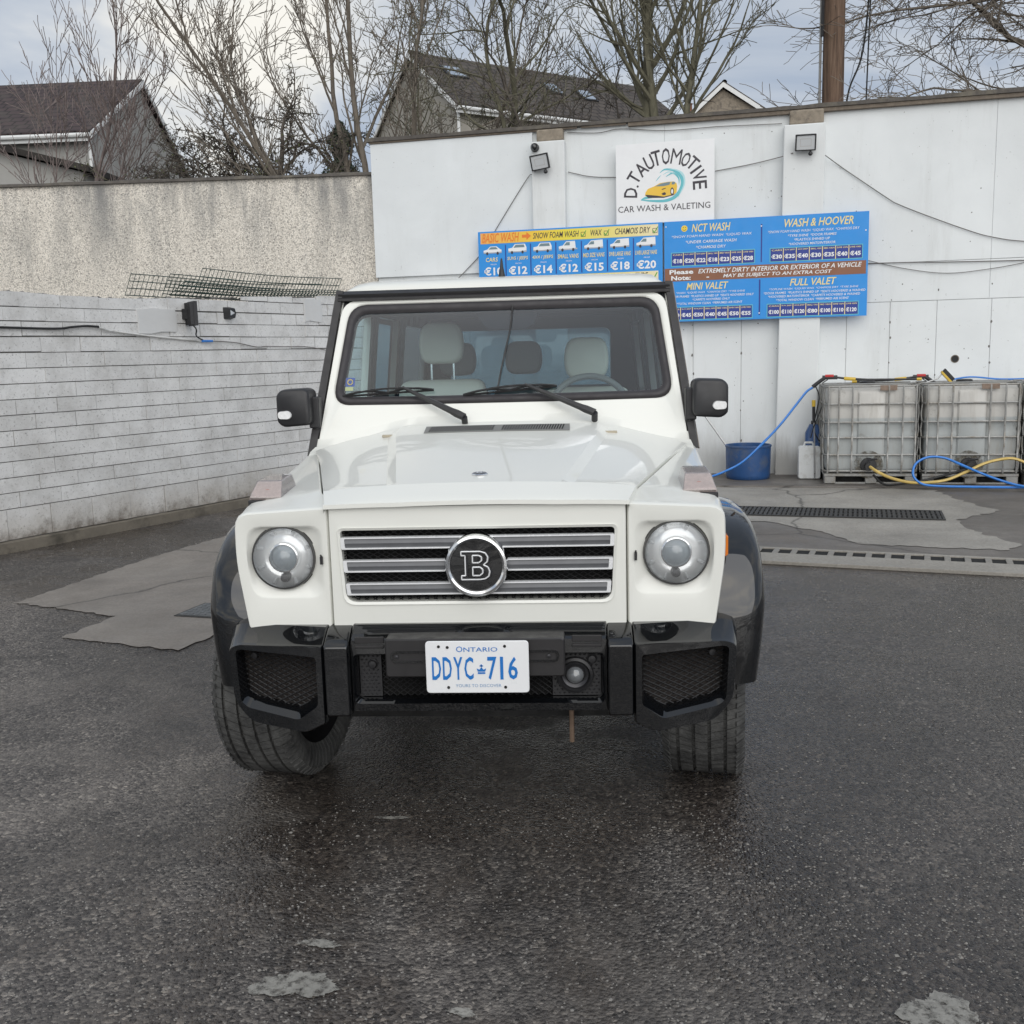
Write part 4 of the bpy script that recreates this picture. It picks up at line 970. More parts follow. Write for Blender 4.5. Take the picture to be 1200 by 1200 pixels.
for i, (x, y, st) in enumerate(((-.765,WY,R(-9)),(.765,WY,R(-9)),(-.78,WY+2.70,0),(.78,WY+2.70,0))):
    w = make_wheel(x, y, st)
    s_ = 1 if x > 0 else -1
    if ty0 is None: ty0 = tyre_mb().build('tyre', MT['tyre'], w, smooth=35)
    else:
        o = ty0.copy(); COL.objects.link(o); o.parent = w
    rm = MB().lathe([(.258,-.115),(.250,-.10),(.235,-.02),(.235,.06),(.250,.10),(.258,.115)], 40, 'x')
    for k in range(7):
        a = 2*math.pi*k/7; rm.tube([(s_*.09,.04*math.cos(a),.04*math.sin(a)),(s_*.10,.14*math.cos(a),.14*math.sin(a)),(s_*.105,.245*math.cos(a),.245*math.sin(a))], [.035,.024,.028], 8)
    rm.lathe([(.06,s_*.06),(.06,s_*.115),(.001,s_*.12)], 20, 'x'); rm.build('rim', MT['rim'], w)
    MB().lathe([(.16,s_*.02),(.16,s_*.045),(.02,s_*.045)], 30, 'x').lathe([(.16,s_*.02),(.02,s_*.02)], 30, 'x').build('brake_disc', worn('brake_disc', (.2,.18,.16), .5, .8), w)
    MB().box(-.10*s_ if s_ > 0 else .0, .0 if s_ > 0 else .10, -.06,.06,-.06,.06).lathe([(.235,-s_*.03),(.05,-s_*.05),(.05,-s_*.115),(.001,-s_*.12)], 24, 'x').build('hub_carrier', MT['underbody'], w)
# mirrors
for s_ in (-1, 1):
    m_ = MB()
    fr_ = [(.790,1.245),(.895,1.238),(.922,1.258),(.922,1.372),(.900,1.394),(.800,1.398),(.780,1.385),(.778,1.262)]
    q = bpy.data.objects.new('door_mirror', None); COL.objects.link(q); q.parent = suv
    def sc(k, dx=0): return [(.858+(x-.858)*k+dx, 1.320+(z-1.320)*k) for x, z in rpoly(fr_, .012, 2)]
    m_.rings([R3(sc(.84,-.002),1.085), R3(sc(.94,-.001),1.090), R3(sc(.985),1.104), R3(sc(1.0),1.135), R3(sc(1.0),1.19), R3(sc(.97),1.215)], True, True, True)
    (m_ if s_ > 0 else m_.mirror()).build('mirror_shell', MT['black_plastic'], q, smooth=50)
    g_ = MB().prism(sc(.9), 1.2155, 1.217, 'y'); (g_ if s_ > 0 else g_.mirror()).build('mirror_glass', MT['chrome'], q, smooth=0)
    a_ = MB().box(.755,.80,1.14,1.20,1.23,1.36).tube([(.80,1.15,1.30),(.77,1.17,1.22),(.775,1.17,1.18)], .018, 8); (a_ if s_ > 0 else a_.mirror()).build('mirror_arm', MT['black_plastic'], q, bevel=.008)
    l_ = MB().rings([R3(rpoly([(.852,1.290),(.864,1.271),(.912,1.273),(.914,1.305),(.866,1.309)], .012, 3), yy) for yy in (1.15,1.086)]+[R3([(.884+(x-.884)*.92,1.290+(z-1.290)*.86) for x,z in rpoly([(.852,1.290),(.864,1.271),(.912,1.273),(.914,1.305),(.866,1.309)], .012, 3)],1.076)], True, False, True)
    (l_ if s_ > 0 else l_.mirror()).build('mirror_indicator', worn('clear_indicator', (.82,.82,.80), .10, var=.25, scale=80, spec=.8), q, smooth=50)
# wipers
for (px_, pz_, jx, jz, b0, b1) in ((-.147,1.252,-.415,1.372,(-.672,1.345),(-.285,1.362)),(.386,1.258,.100,1.372,(-.160,1.338),(.232,1.366))):
    q = bpy.data.objects.new('wiper', None); COL.objects.link(q); q.parent = suv
    def wp(x, z, off): return (x, wsy(z)+WN_.y*off, z+WN_.z*off)
    A, B_ = (px_, 1.115, pz_+.012), wp(jx, jz, .035)
    am = MB().tube([(px_,1.14,pz_-.02),A], .013, 10)
    d_ = Vector(B_)-Vector(A)
    am.tube([A, tuple(Vector(A)+d_*.12), tuple(Vector(A)+d_*.2), tuple(Vector(A)+d_*.6), B_], [.016,.017,.014,.011,.006], 6)
    am.build('wiper_arm', MT['black_plastic'], q, smooth=50)
    bl = MB(); bp = [wp(lerp(b0[0],b1[0],k/10), lerp(b0[1],b1[1],k/10)+.004, .014) for k in range(11)]
    bl.tube(bp, .0045, 5)
    for a, b, hgt in ((0,10,.030),(0,5,.02),(5,10,.02)):
        pp = [wp(lerp(b0[0],b1[0],(a+(b-a)*k/6)/10), lerp(b0[1],b1[1],(a+(b-a)*k/6)/10)+.006+hgt*.25*math.sin(math.pi*k/6), .014+hgt*.8*math.sin(math.pi*k/6)) for k in range(7)]
        bl.tube(pp, .0045, 5)
    bl.build('wiper_blade', MT['rubber'], q, smooth=60)
# cowl panel between the hood and the windscreen frame
def cz_(x): return lerp(1.236, 1.150, sstep(.30, .78, abs(x)))
xs_ = [-.772+1.544*k/40 for k in range(41)]
MB().rings([[(x, .99, hoodz(clamp(x,-.74,.74),1.0)-.020) for x in xs_], [(x, 1.075-.045*sstep(.35,.75,abs(x)), hoodz(clamp(x,-.74,.74),1.055)-.0065) for x in xs_], [(x, wsy(cz_(x))-.012, cz_(x)+.004) for x in xs_], [(x, wsy(cz_(x)+.03)-.009, cz_(x)+.034) for x in xs_]], False).build('cowl_panel', MT['paint'], suv, smooth=50)
# cowl vent, washer nozzles, badge
def on_hood(x, y, d=.0): return (x, y, hoodz(x, y)+d)
cv = MB().rings([[on_hood(x,.905,.001),on_hood(x,.905,.003),on_hood(x,.985,.012),on_hood(x,.985,.001)] for x in [-.285+.57*k/20 for k in range(21)]], True, True, True)
vent = cv.build('cowl_vent', worn('vent_grey', (.20,.20,.19), .5, var=.2), suv)
vm = MB()
for k in range(52):
    x = -.262+k*.0102
    if abs(x) < .016: continue
    a = on_hood(x-.006,.914,.0052); b = on_hood(x-.001,.914,.0052); c_ = on_hood(x+.007,.976,.0122); d_ = on_hood(x+.002,.976,.0122); vm.add([a,b,c_,d_], [(0,1,2,3)])
vm.build('vent_slots', MT['void'], vent, smooth=0)
for x in (-.43,.44): MB().box(x-.030,x+.030,.955,.967,hoodz(x,.96)-.004,hoodz(x,.96)+.007).build('washer_nozzle', worn('nozzle_beige', (.42,.37,.28), .6), suv, bevel=.003)
bd = MB().lathe([(.0260,.0),(.026,.004),(.022,.006),(.001,.006)], 28, 'z').map(lambda x,y,z: (x-.002, .19+y*.75, hoodz(x,.19+y*.75)+z+.0005)).build('hood_badge', MT['chrome'], suv)
MB().lathe([(.0215,.0066),(.001,.0068)], 28, 'z').map(lambda x,y,z: (x-.002, .19+y*.75, hoodz(x,.19+y*.75)+z+.0008)).build('badge_face', flat('badge_grey', (.12,.13,.15), .3), bd)
bt_ = text('B', -.012,.008,1.0,1.02,0, MT['chrome'], bd, 'badge_letter', bold=.02)
for v in bt_.data.vertices:
    x, z = v.co.x, v.co.z-1.01; v.co = Vector((x, .19+z*.9, hoodz(x,.19+z*.9)+.0085))
# interior
it = bpy.data.objects.new('interior', None); COL.objects.link(it); it.parent = suv
MB().rings([[(x,1.16,.70),(x,1.17,1.24),(x,1.25,1.268),(x,1.55,1.275),(x,1.66,1.24),(x,1.68,1.05),(x,1.50,.70)] for x in (-.72,-.3,.3,.72)], True, True, True).build('dashboard', MT['dash_dark'], it, bevel=.015)
sw = MB(); n = 40; rs = []
for k in range(n):
    a = 2*math.pi*k/n; cx_, cz_ = .185*math.cos(a), .185*math.sin(a); rs.append((.375+cx_, 1.74+cz_*.42, 1.235+cz_*.90))
sw.tube(rs+[rs[0],rs[1]], .016, 8, False); sw.tube([(.20,1.74,1.235),(.55,1.74,1.235)], .022, 8); sw.tube([(.375,1.74,1.235),(.375,1.66,1.06)], .03, 8); sw.lathe([(.001,-.02),(.06,-.015),(.065,.03)], 16, 'y', (.375,1.73,1.235))
sw.build('steering_wheel', MT['leather_grey_shade'], it, smooth=60)
def seat(cx, y, ztop, w, mat, hz0, hz1, hwid, cushion=True, posts=True):
    q = MB(); s_ = [(-w/2,.75),(w/2,.75),(w/2*.98,ztop-.05),(w/2*.86,ztop),(-w/2*.86,ztop),(-w/2*.98,ztop-.05)]
    pr = rpoly([(cx+a, b) for a, b in s_], .05, 4); c_ = (cx, (ztop+.75)/2)
    f_ = lambda k: [(c_[0]+(x-c_[0])*k, c_[1]+(z-c_[1])*k) for x, z in pr]
    q.rings([R3(f_(.86),y-.075), R3(f_(.95),y-.065), R3(f_(1.0),y-.03), R3(f_(1.0),y+.05), R3(f_(.93),y+.09)], True, True, True)
    q.map(lambda x, yy, z: (x, yy+(z-.8)*.16-.08, z)); q.build('seat_back', MT[mat], it, smooth=60)
    if cushion: MB().box(cx-w/2, cx+w/2, y-.50, y+.02, .62,.80).build('seat_cushion', MT[mat], it, bevel=.05, seg=4)
    hp = rpoly([(cx-hwid*.42,hz0),(cx+hwid*.42,hz0),(cx+hwid*.5,(hz0+hz1)/2),(cx+hwid*.40,hz1),(cx-hwid*.40,hz1),(cx-hwid*.5,(hz0+hz1)/2)], .05, 4); hc = (cx,(hz0+hz1)/2)
    f2 = lambda k: [(hc[0]+(x-hc[0])*k, hc[1]+(z-hc[1])*k) for x, z in hp]
    yy = y+.02
    MB().rings([R3(f2(.80),yy-.055), R3(f2(.93),yy-.048), R3(f2(1),yy-.02), R3(f2(1),yy+.03), R3(f2(.85),yy+.055)], True, True, True).build('headrest', MT[mat], it, smooth=60)
    if posts: MB().tube([(cx-.055,yy,ztop-.05),(cx-.055,yy,hz0+.02)], .006, 8).tube([(cx+.055,yy,ztop-.05),(cx+.055,yy,hz0+.02)], .006, 8).build('headrest_posts', MT['chrome'], it)
seat(-.342,1.97,1.398,.44,'leather',1.475,1.675,.225)
seat(.366,1.97,1.345,.44,'leather',1.385,1.585,.225, posts=False)
for cx in (-.36,.02,.38): seat(cx,2.80,1.33,.36,'leather_grey_shade',1.40,1.585,.22, cushion=(cx==.02), posts=False)
MB().rings([[(x,y+oy,z) for x,y,z in ((-.150,wsy(1.735)+.045,1.735),(.170,wsy(1.735)+.045,1.735),(.135,wsy(1.63)+.045,1.640),(.10,wsy(1.62)+.045,1.622),(-.06,wsy(1.62)+.045,1.622),(-.085,wsy(1.64)+.045,1.642))] for oy in (0,.05)], True, True, True).build('mirror_shroud', MT['shroud'], it)
MB().tube(smoothpath([(.045,wsy(1.73)-.012,1.73),(.035,wsy(1.62)-.017,1.62),(.005,wsy(1.48)-.018,1.48),(-.018,wsy(1.36)-.012,1.36)],5), .0042, 5).build('windscreen_line', MT['wire_black'], suv)  # thin black line running down the outside of the windscreen
st_y = lambda z: wsy(z)+.004
sk = MB().add([(x,st_y(z),z) for x,z in ((-.668,1.395),(-.628,1.395),(-.628,1.432),(-.668,1.432))], [(0,1,2,3)]).build('window_sticker', MT['eu_blue'], screen, smooth=0)
rgm = MB()
for k in range(12):
    a = 2*math.pi*k/12; x, z = -.648+.0105*math.cos(a), 1.4135+.0105*math.sin(a); rgm.add([(x-.002,st_y(z)-.003,z-.002),(x+.002,st_y(z)-.003,z-.002),(x+.002,st_y(z)-.003,z+.002),(x-.002,st_y(z)-.003,z+.002)], [(0,1,2,3)])
rgm.build('sticker_stars', MT['s_yellow'], screen, smooth=0)
MB().add([(x,st_y(z),z) for x,z in ((-.668,1.378),(-.634,1.378),(-.634,1.393),(-.668,1.393))], [(0,1,2,3)]).build('sticker_strip', MT['s_cream'], screen, smooth=0)
# ================================================================ signs on the white wall
def board(name, label, u0, u1, z0, z1, v, mat, th=.012):
    t = wthing(name, label, 'sign', u0, v, z0)
    W, H = u1-u0, z1-z0
    MB().box(0, W, 0, th, 0, H).build('board', mat, t, smooth=0)
    return t, W, H
def qd(par, x0, x1, z0, z1, mat, name, y=-.0015, sk=0.0):
    return MB().add([(x0,y,z0),(x1,y,z0),(x1+sk,y,z1),(x0+sk,y,z1)], [(0,1,2,3)]).build(name, MT[mat], par, smooth=0)
V_S = .155
# --- round logo sign
t, W, H = board('logo_sign', 'square white sign with dark arched lettering and a yellow car logo', .865, 1.995, 2.985, 3.885, V_S-.03, MT['s_white'])
def LG(p): return ((p[0]-120)*.001157, .90-(p[1]-10)*.001141)   # sketch coordinates -> board metres
for ch_, px_, pz_, rot, w_, h_ in (('D',268,487,86,.110,.155),('.',338,430,70,.026,.026),('T',303,343,57,.105,.15),('A',375,262,42,.115,.16),('U',455,200,25,.100,.165),('T',527,165,12,.105,.17),
        ('O',620,152,0,.092,.185),('M',725,162,-11,.118,.17),('O',818,197,-27,.092,.165),('T',885,236,-43,.105,.15),('I',915,300,-57,.026,.15),('V',948,362,-70,.105,.15),('E',955,452,-87,.095,.16)):
    o = text(ch_, -w_/2, w_/2, -h_/2, h_/2, 0, MT['s_black'], t, 'arch_letter', bold=.0 if ch_ == 'M' else .012)
    bx_, bz_ = LG((px_, pz_)); ca, sa = math.cos(R(rot)), math.sin(R(rot))
    for v in o.data.vertices: x, z = v.co.x, v.co.z; v.co = Vector((bx_+x*ca-z*sa, -.0015, bz_+x*sa+z*ca))
text('CAR WASH & VALETING', .022, 1.085, .135,.205, -.0015, MT['s_black'], t, 'strapline', bold=.002)
def poly(par, pts, mat, name, y):
    return MB().add([(x,y,z) for x,z in pts], [tuple(range(len(pts)))]).build(name, MT[mat], par, smooth=0)
sk_ = lambda L_: [LG(p) for p in L_]
logo = bpy.data.objects.new('car_logo', None); COL.objects.link(logo); logo.parent = t
def stroke(pts, wid, mat, name, y):
    pp = [Vector((q[0], 0, q[1])) for q in sk_(pts)]; pp = smoothpath(pp, 5); n = len(pp); L_, R_ = [], []
    for i, p in enumerate(pp):
        d = (pp[min(i+1,n-1)]-pp[max(i-1,0)]).normalized(); nn = Vector((-d.z,0,d.x)); w_ = wid*math.sin(math.pi*(.08+.88*i/(n-1)))
        L_.append((p+nn*w_)); R_.append((p-nn*w_))
    MB().rings([[(q.x,y,q.z) for q in L_],[(q.x,y,q.z) for q in R_]], False).build(name, MT[mat], logo, smooth=0)
stroke([(370,565),(480,580),(620,585),(720,545),(780,450),(770,360),(700,295),(610,280),(560,310)], .020, 's_teal', 'wave_stroke', -.0014)
stroke([(740,560),(800,440),(790,340),(720,290),(640,275)], .010, 's_paleteal', 'wave_stroke', -.0016)
stroke([(620,350),(690,320),(745,370),(750,440)], .010, 's_teal', 'wave_stroke', -.0016)
stroke([(590,330),(650,305),(715,335)], .006, 's_paleteal', 'wave_stroke', -.0017)
stroke([(375,560),(430,545),(480,550)], .014, 's_teal', 'wave_stroke', -.0015)
stroke([(520,390),(545,360),(575,330)], .004, 's_teal', 'wave_stroke', -.0015)
body = [(415,495),(440,460),(500,440),(560,410),(640,402),(700,402),(725,420),(732,450),(725,510),(700,530),(640,540),(600,552),(540,550),(440,542),(412,525)]
poly(logo, sk_(body), 's_car', 'logo_car_body', -.0020)
poly(logo, sk_([(510,440),(570,415),(640,405),(668,404),(655,432),(600,442)]), 's_slate', 'logo_windscreen', -.0026)
poly(logo, sk_([(680,404),(705,405),(715,420),(700,432),(676,430)]), 's_slate', 'logo_side_window', -.0026)
poly(logo, sk_([(412,515),(520,530),(600,545),(700,528),(720,515),(700,535),(600,556),(440,548)]), 's_black', 'logo_sill', -.0024)
poly(logo, sk_([(575,515),(605,500),(622,512),(615,530),(590,530)]), 's_black', 'logo_intake', -.0026)
poly(logo, sk_([(575,470),(615,460),(622,465),(585,478)]), 's_black', 'logo_lamp', -.0026)
wc = LG((682,498)); MB().rings([[(wc[0]+rx*math.cos(6.283*k/18), -.0027, wc[1]+rz*math.sin(6.283*k/18)) for k in range(18)] for rx, rz in ((.021,.044),(.012,.028))]).build('logo_wheel', MT['s_black'], logo, smooth=0)
MB().add([(wc[0]+.0115*math.cos(6.283*k/14), -.0027, wc[1]+.027*math.sin(6.283*k/14)) for k in range(14)], [tuple(range(14))]).build('logo_rim', MT['s_white'], logo, smooth=0)
# --- price list, left board
t, W, H = board('basic_wash_sign', 'long blue price board headed BASIC WASH with seven small vehicle pictures', -.815, 1.405, 1.83, 2.985, V_S, MT['s_blue'])
def grad(z0, z1):
    o = MB().add([(0,-.0015,0),(1,-.0015,0),(1,-.0015,z1-z0),(0,-.0015,z1-z0)], [(0,1,2,3)]).build('header_band', MT['s_grad'], t, smooth=0); o.location = (.03,0,z0); o.scale = (W-.08,1,1)
grad(H-.145, H-.018); grad(H-.66, H-.548)
zt = H-.118
text('BASIC WASH', .05,.51,zt-.015,zt+.095,-.003,MT['s_orange'],t,'heading',.25,.012)
MB().add([(.545,-.003,zt+.025),(.60,-.003,zt+.025),(.60,-.003,zt-.003),(.655,-.003,zt+.043),(.60,-.003,zt+.09),(.60,-.003,zt+.06),(.545,-.003,zt+.06)], [(0,1,2,3,4,5,6)]).build('arrow', MT['s_orange'], t, smooth=0)
for b, x0, x1 in (('SNOW FOAM WASH',.68,1.235),('WAX',1.375,1.51),('CHAMOIS DRY',1.665,2.08)): text(b, x0, x1, zt+.005, zt+.075, -.003, MT['s_black'], t, 'heading', .2, .008)
for x in (1.255,1.53,2.10):
    text('✓', x, x+.07, zt-.005, zt+.075, -.003, MT['s_green'], t, 'tick')
    MB().rings([[(x+.005,-.0028,zt),(x+.06,-.0028,zt),(x+.06,-.0028,zt+.055),(x+.005,-.0028,zt+.055)],[(x+.010,-.0028,zt+.005),(x+.055,-.0028,zt+.005),(x+.055,-.0028,zt+.05),(x+.010,-.0028,zt+.05)]]).build('tick_box', MT['s_black'], t, smooth=0)
cols = [('CARS','€10'),('SUVS / JEEPS','€12'),('4X4 / JEEPS','€14'),('SMALL VANS','€12'),('MID SIZE VANS','€15'),('SWB LARGE VANS','€18'),('LWB LARGE VANS','€20')]
def vehicle_icon(x, z, w, h, kind):
    if kind == 0: b = [(0,.15),(0,.45),(.2,.55),(.38,.85),(.72,.85),(.92,.55),(1,.48),(1,.15)]; g_ = [(.28,.55),(.40,.78),(.70,.78),(.80,.55)]
    elif kind < 3: b = [(0,.15),(0,.55),(.22,.62),(.36,.97),(.92,.97),(1,.6),(1,.15)]; g_ = [(.29,.62),(.40,.90),(.86,.90),(.90,.62)]
    elif kind == 3: b = [(.02,.12),(.0,.5),(.22,.58),(.4,.98),(.88,1.0),(.92,.2),(.8,.12)]; g_ = [(.28,.58),(.42,.90),(.60,.90),(.60,.58)]
    else: b = [(0,.15),(0,.45),(.16,.55),(.36,.95),(.98,1.0),(1,.2),(.95,.15)]; g_ = [(.21,.56),(.37,.86),(.52,.86),(.52,.56)]
    q = bpy.data.objects.new('vehicle_picture', None); COL.objects.link(q); q.parent = t
    poly(q, [(x+a*w, z+c*h) for a, c in b], 's_white', 'picture_body', -.002)
    poly(q, [(x+a*w, z+c*h) for a, c in g_], 's_slate', 'picture_window', -.003)
    poly(q, [(x+a*w, z+c*h) for a, c in ((0,.14),(.0,.28),(.5,.24),(1,.30),(1,.14))], 's_vangrey', 'picture_shade', -.0025)
    for wx in (.2,.78): MB().add([(x+wx*w+.10*h*1.2*math.cos(6.283*k/12),-.0032,z+.14*h+.16*h*math.sin(6.283*k/12)) for k in range(12)], [tuple(range(12))]).build('picture_wheel', MT['s_black'], q, smooth=0)
cw_ = (W-.06)/7
for k, (nm, pr) in enumerate(cols):
    x0 = .03+k*cw_
    vehicle_icon(x0+.035, H-.275, cw_-.085, .115, k)
    text(nm, x0+(.06 if k == 0 else .02), x0+cw_-(.10 if k == 0 else .035), H-.358, H-.308, -.003, MT['s_cream'], t, 'vehicle_name', .1, .012)
    text('FROM', x0+.12, x0+.19, H-.398, H-.382, -.003, MT['s_white'], t, 'from_word')
    text(pr, x0+.035, x0+cw_-.045, H-.520, H-.420, -.003, MT['s_white'], t, 'price', 0, .03)
    if k: qd(t, x0-.006, x0+.006, H-.53, H-.165, 's_navy', 'divider', -.0025)
for b, x0, x1 in (('SNOW FOAM',.12,.50),('QUICK COAT',.78,1.18),('CHAMOIS',1.48,1.76),('TYRE',1.90,2.05)): text(b, x0, x1, H-.63, H-.562, -.003, MT['s_black'], t, 'heading', .2, .01)
text('✓', 2.08, 2.16, H-.66, H-.56, -.003, MT['s_green'], t, 'tick')
# --- price list, right board
t, W, H = board('valet_sign', 'large blue price board with four valet lists and a brown notice strip', 1.425, 3.69, 1.84, 2.985, V_S, MT['s_blue'])
def px(x): return (x-(-8))/(1128+8)*W           # sketch columns of the board
def tl(b, x0, x1, z0, z1, mat, nm='lettering', sh=.15, bd=.006): return text(b, px(x0), px(x1), H*z0, H*z1, -.003, MT[mat], t, nm, sh, bd)
def prices(x0, x1, z0, z1, vals):
    qd(t, px(x0), px(x1), H*z0, H*z1, 's_navy', 'price_strip', -.0018)
    MB().rings([[(px(x0)-.008,-.0016,H*z0-.008),(px(x1)+.008,-.0016,H*z0-.008),(px(x1)+.008,-.0016,H*z1+.008),(px(x0)-.008,-.0016,H*z1+.008)],[(px(x0),-.0016,H*z0),(px(x1),-.0016,H*z0),(px(x1),-.0016,H*z1),(px(x0),-.0016,H*z1)]]).build('strip_border', MT['s_teal'], t, smooth=0)
    n = len(vals); cw2 = (x1-x0)/n
    for k, v_ in enumerate(vals):
        a = x0+k*cw2
        tl(v_, a+.08*cw2, a+.90*cw2, z0+.025, z0+(z1-z0)*.55, 's_white', 'price', 0, .035)
        tl(['CARS','SUV JEEP','4X4 JEEP','SMALL VAN','MID VAN','SWB VAN','LWB VAN'][k], a+.1*cw2, a+.9*cw2, z0+(z1-z0)*.80, z0+(z1-z0)*.92, 's_cream', 'vehicle_name', 0, .01)
        if k: qd(t, px(a)-.004, px(a)+.004, H*z0, H*z1, 's_cream', 'price_divider', -.0024)
MB().lathe([(.036,-.002),(.0004,-.002)], 20, 'y', (px(108),0,H*.925)).build('smiley_disc', MT['s_yellow'], t, smooth=0)
MB().rings([[(px(108)+r_*math.cos(a_),-.003,H*.925+r_*math.sin(a_)) for a_ in [3.5+k*.3 for k in range(9)]] for r_ in (.018,.023)], False).build('smiley_mouth', MT['s_black'], t, smooth=0)
for dx_ in (-.012,.012): MB().lathe([(.005,-.003),(.0002,-.003)], 8, 'y', (px(108)+dx_,0,H*.935)).build('smiley_eye', MT['s_black'], t, smooth=0)
tl('NCT WASH',150,370,.885,.965,'s_cream','heading',.25,.012)
tl('*SNOW FOAM HAND WASH  *LIQUID WAX',35,490,.83,.86,'s_white'); tl('*UNDER CARRIAGE WASH',115,405,.775,.805,'s_white'); tl('*CHAMOIS DRY',175,345,.72,.75,'s_white')
prices(35,505,.56,.685,['€18','€20','€22','€18','€23','€25','€28'])
tl('WASH & HOOVER',670,1045,.885,.965,'s_cream','heading',.25,.012)
tl('*SNOW FOAM HAND WASH  *LIQUID WAX  *CHAMOIS DRY',580,1078,.83,.86,'s_white'); tl('*TYRE SHINE  *DOOR FRAMES',690,955,.79,.815,'s_white'); tl('*PLASTICS SHINED UP',725,920,.75,.775,'s_white'); tl('*HOOVERED MATS/INTERIOR',695,950,.71,.735,'s_white')
prices(595,1095,.56,.685,['€30','€35','€40','€30','€35','€40','€45'])
qd(t, px(541), px(548), H*.56, H*.93, 's_navy', 'divider'); qd(t, px(533), px(541), H*.04, H*.39, 's_navy', 'divider')
qd(t, px(-6), px(1118), H*.405, H*.535, 's_brown', 'notice_strip')
tl('Please',22,160,.475,.52,'s_white','lettering',0,.03); tl('Note:',32,145,.415,.46,'s_white','lettering',0,.03); tl('-',235,250,.43,.44,'s_white','lettering',0,.02)
tl('EXTREMELY DIRTY INTERIOR OR EXTERIOR OF A VEHICLE',188,1095,.475,.52,'s_white','lettering',.25,.012); tl('MAY BE SUBJECT TO AN EXTRA COST',330,935,.415,.46,'s_white','lettering',.25,.012)
tl('MINI VALET',120,360,.315,.385,'s_cream','heading',.25,.012)
tl('*WASH  *LIQUID WAX  *CHAMOIS DRY  *TYRE SHINE',60,455,.275,.298,'s_white'); tl('*DOOR FRAMES  *PLASTICS SHINED UP  *SEATS HOOVERED ONLY',20,505,.24,.263,'s_white'); tl('*CARPETS HOOVERED ONLY',155,370,.205,.228,'s_white'); tl('*TOTAL WINDOW CLEAN  *PERFUMED AIR SCENT',65,440,.168,.191,'s_white')
prices(18,495,.02,.14,['€40','€45','€50','€40','€45','€50','€55'])
tl('FULL VALET',705,960,.315,.385,'s_cream','heading',.25,.012)
tl('*TOPLINE WASH  *LIQUID WAX  *CHAMOIS DRY  *TYRE SHINE',590,1080,.275,.298,'s_white'); tl('*DOOR FRAMES  *PLASTICS SHINED UP  *SEATS HOOVERED & WASHED',560,1118,.24,.263,'s_white'); tl('*HOOVERED MATS/INTERIOR  *CARPETS HOOVERED & WASHED',585,1090,.205,.228,'s_white'); tl('*TOTAL WINDOW CLEAN  *PERFUMED AIR SCENT',630,1030,.168,.191,'s_white')
prices(582,1080,.02,.14,['€100','€110','€120','€80','€100','€110','€120'])
for a, z_ in ((2,.95),(543,.91),(1112,.82),(536,.06)): MB().lathe([(.008,-.004),(.0003,-.005)], 10, 'y', (px(a),0,H*z_)).build('fixing_screw', MT['s_white'], t)
# ================================================================ wall lamps, camera, wires
def floodlight(label, u_, z_, rz, roll):
    t = wthing('floodlight', label, 'floodlight', u_, .13, z_, 'floodlights on the pilasters')
    h = bpy.data.objects.new('lamp_head', None); COL.objects.link(h); h.parent = t; h.rotation_euler = (R(14), R(roll), R(rz)); h.location = (0,-.09,0)
    o_ = rpoly(rect(-.112,.112,-.088,.088), .008, 2); i_ = rpoly(rect(-.098,.098,-.074,.074), .006, 2)
    MB().rings([R3([(x*.8,z*.8) for x,z in o_],.035), R3(o_,.015), R3(o_,-.018), R3(i_,-.018), R3(i_,-.010)], True, True).build('housing', MT['black_plastic'], h)
    MB().box(-.099,.099,-.012,-.010,-.075,.075).build('glass', MT['lampglass'], h, smooth=0)
    MB().rings([[(x,-.0125,z) for x,z in rpoly(rect(-.06,.06,-.04,.04),.004,2)],[(x,-.0125,z) for x,z in rpoly(rect(-.056,.056,-.036,.036),.004,2)]]).build('led_plate', worn('led_plate', (.42,.40,.38), .5), h, smooth=0)
    MB().lathe([(.001,-.024),(.018,-.018),(.026,.0),(.018,.018),(.001,.024)], 16, 'z', (.055,-.02,-.118)).tube([(.055,0,-.09),(.055,-.01,-.11)], .012, 8).build('sensor', MT['black_plastic'], h)
    MB().tube([(-.10,.04,-.02),(-.10,.085,-.04),(.10,.085,-.04),(.10,.04,-.02)], .008, 6).box(-.05,.05,.075,.09,-.06,-.02).build('bracket', MT['black_plastic'], t)
floodlight('black floodlight with pale glass on the left pilaster above the price board', -.02, 3.74, -8, -6)
floodlight('black floodlight with pale glass on the right pilaster above the price board', 2.99, 3.75, 4, 0)
t = wthing('security_camera', 'small round black camera on the left pilaster above its floodlight', 'camera', -.09, .13, 3.92)
MB().lathe([(.05,-.0),(.05,-.03),(.03,-.035)], 20, 'y').build('mount', MT['black_plastic'], t)
MB().lathe([(.001,-.095),(.025,-.09),(.042,-.07),(.046,-.05),(.03,-.03)], 20, 'y').build('dome', MT['gloss'], t)
def wire(name, label, pts, r, mat, world=False, cat='cable'):
    P = [Vector(p) if world else WP(*p) for p in pts]; base = P[0].copy()
    o = MB().tube([p-base for p in smoothpath(P, 6)], r, 6).build(name, MT[mat], None, smooth=60); o.location = base
    return tag(o, label, cat)
v_ = .05
wire('lamp_cable', 'thin grey cable drooping left from the left floodlight', [(-.06,.16,3.68),(-.14,.10,3.63),(-.20,.06,3.60),(-.42,v_,3.30),(-.69,v_,2.91),(-.80,v_,2.75),(-1.03,v_,2.53),(-1.4,v_,2.2)], .005, 'wire')
wire('wall_cable', 'thin grey cable running along under the coping between the pilasters', [(.28,.02,4.09),(.64,.02,4.06),(.92,.02,4.085),(1.43,.02,4.03),(2.0,.02,4.03),(2.4,.02,4.02),(2.74,.02,4.01)], .004, 'wire')
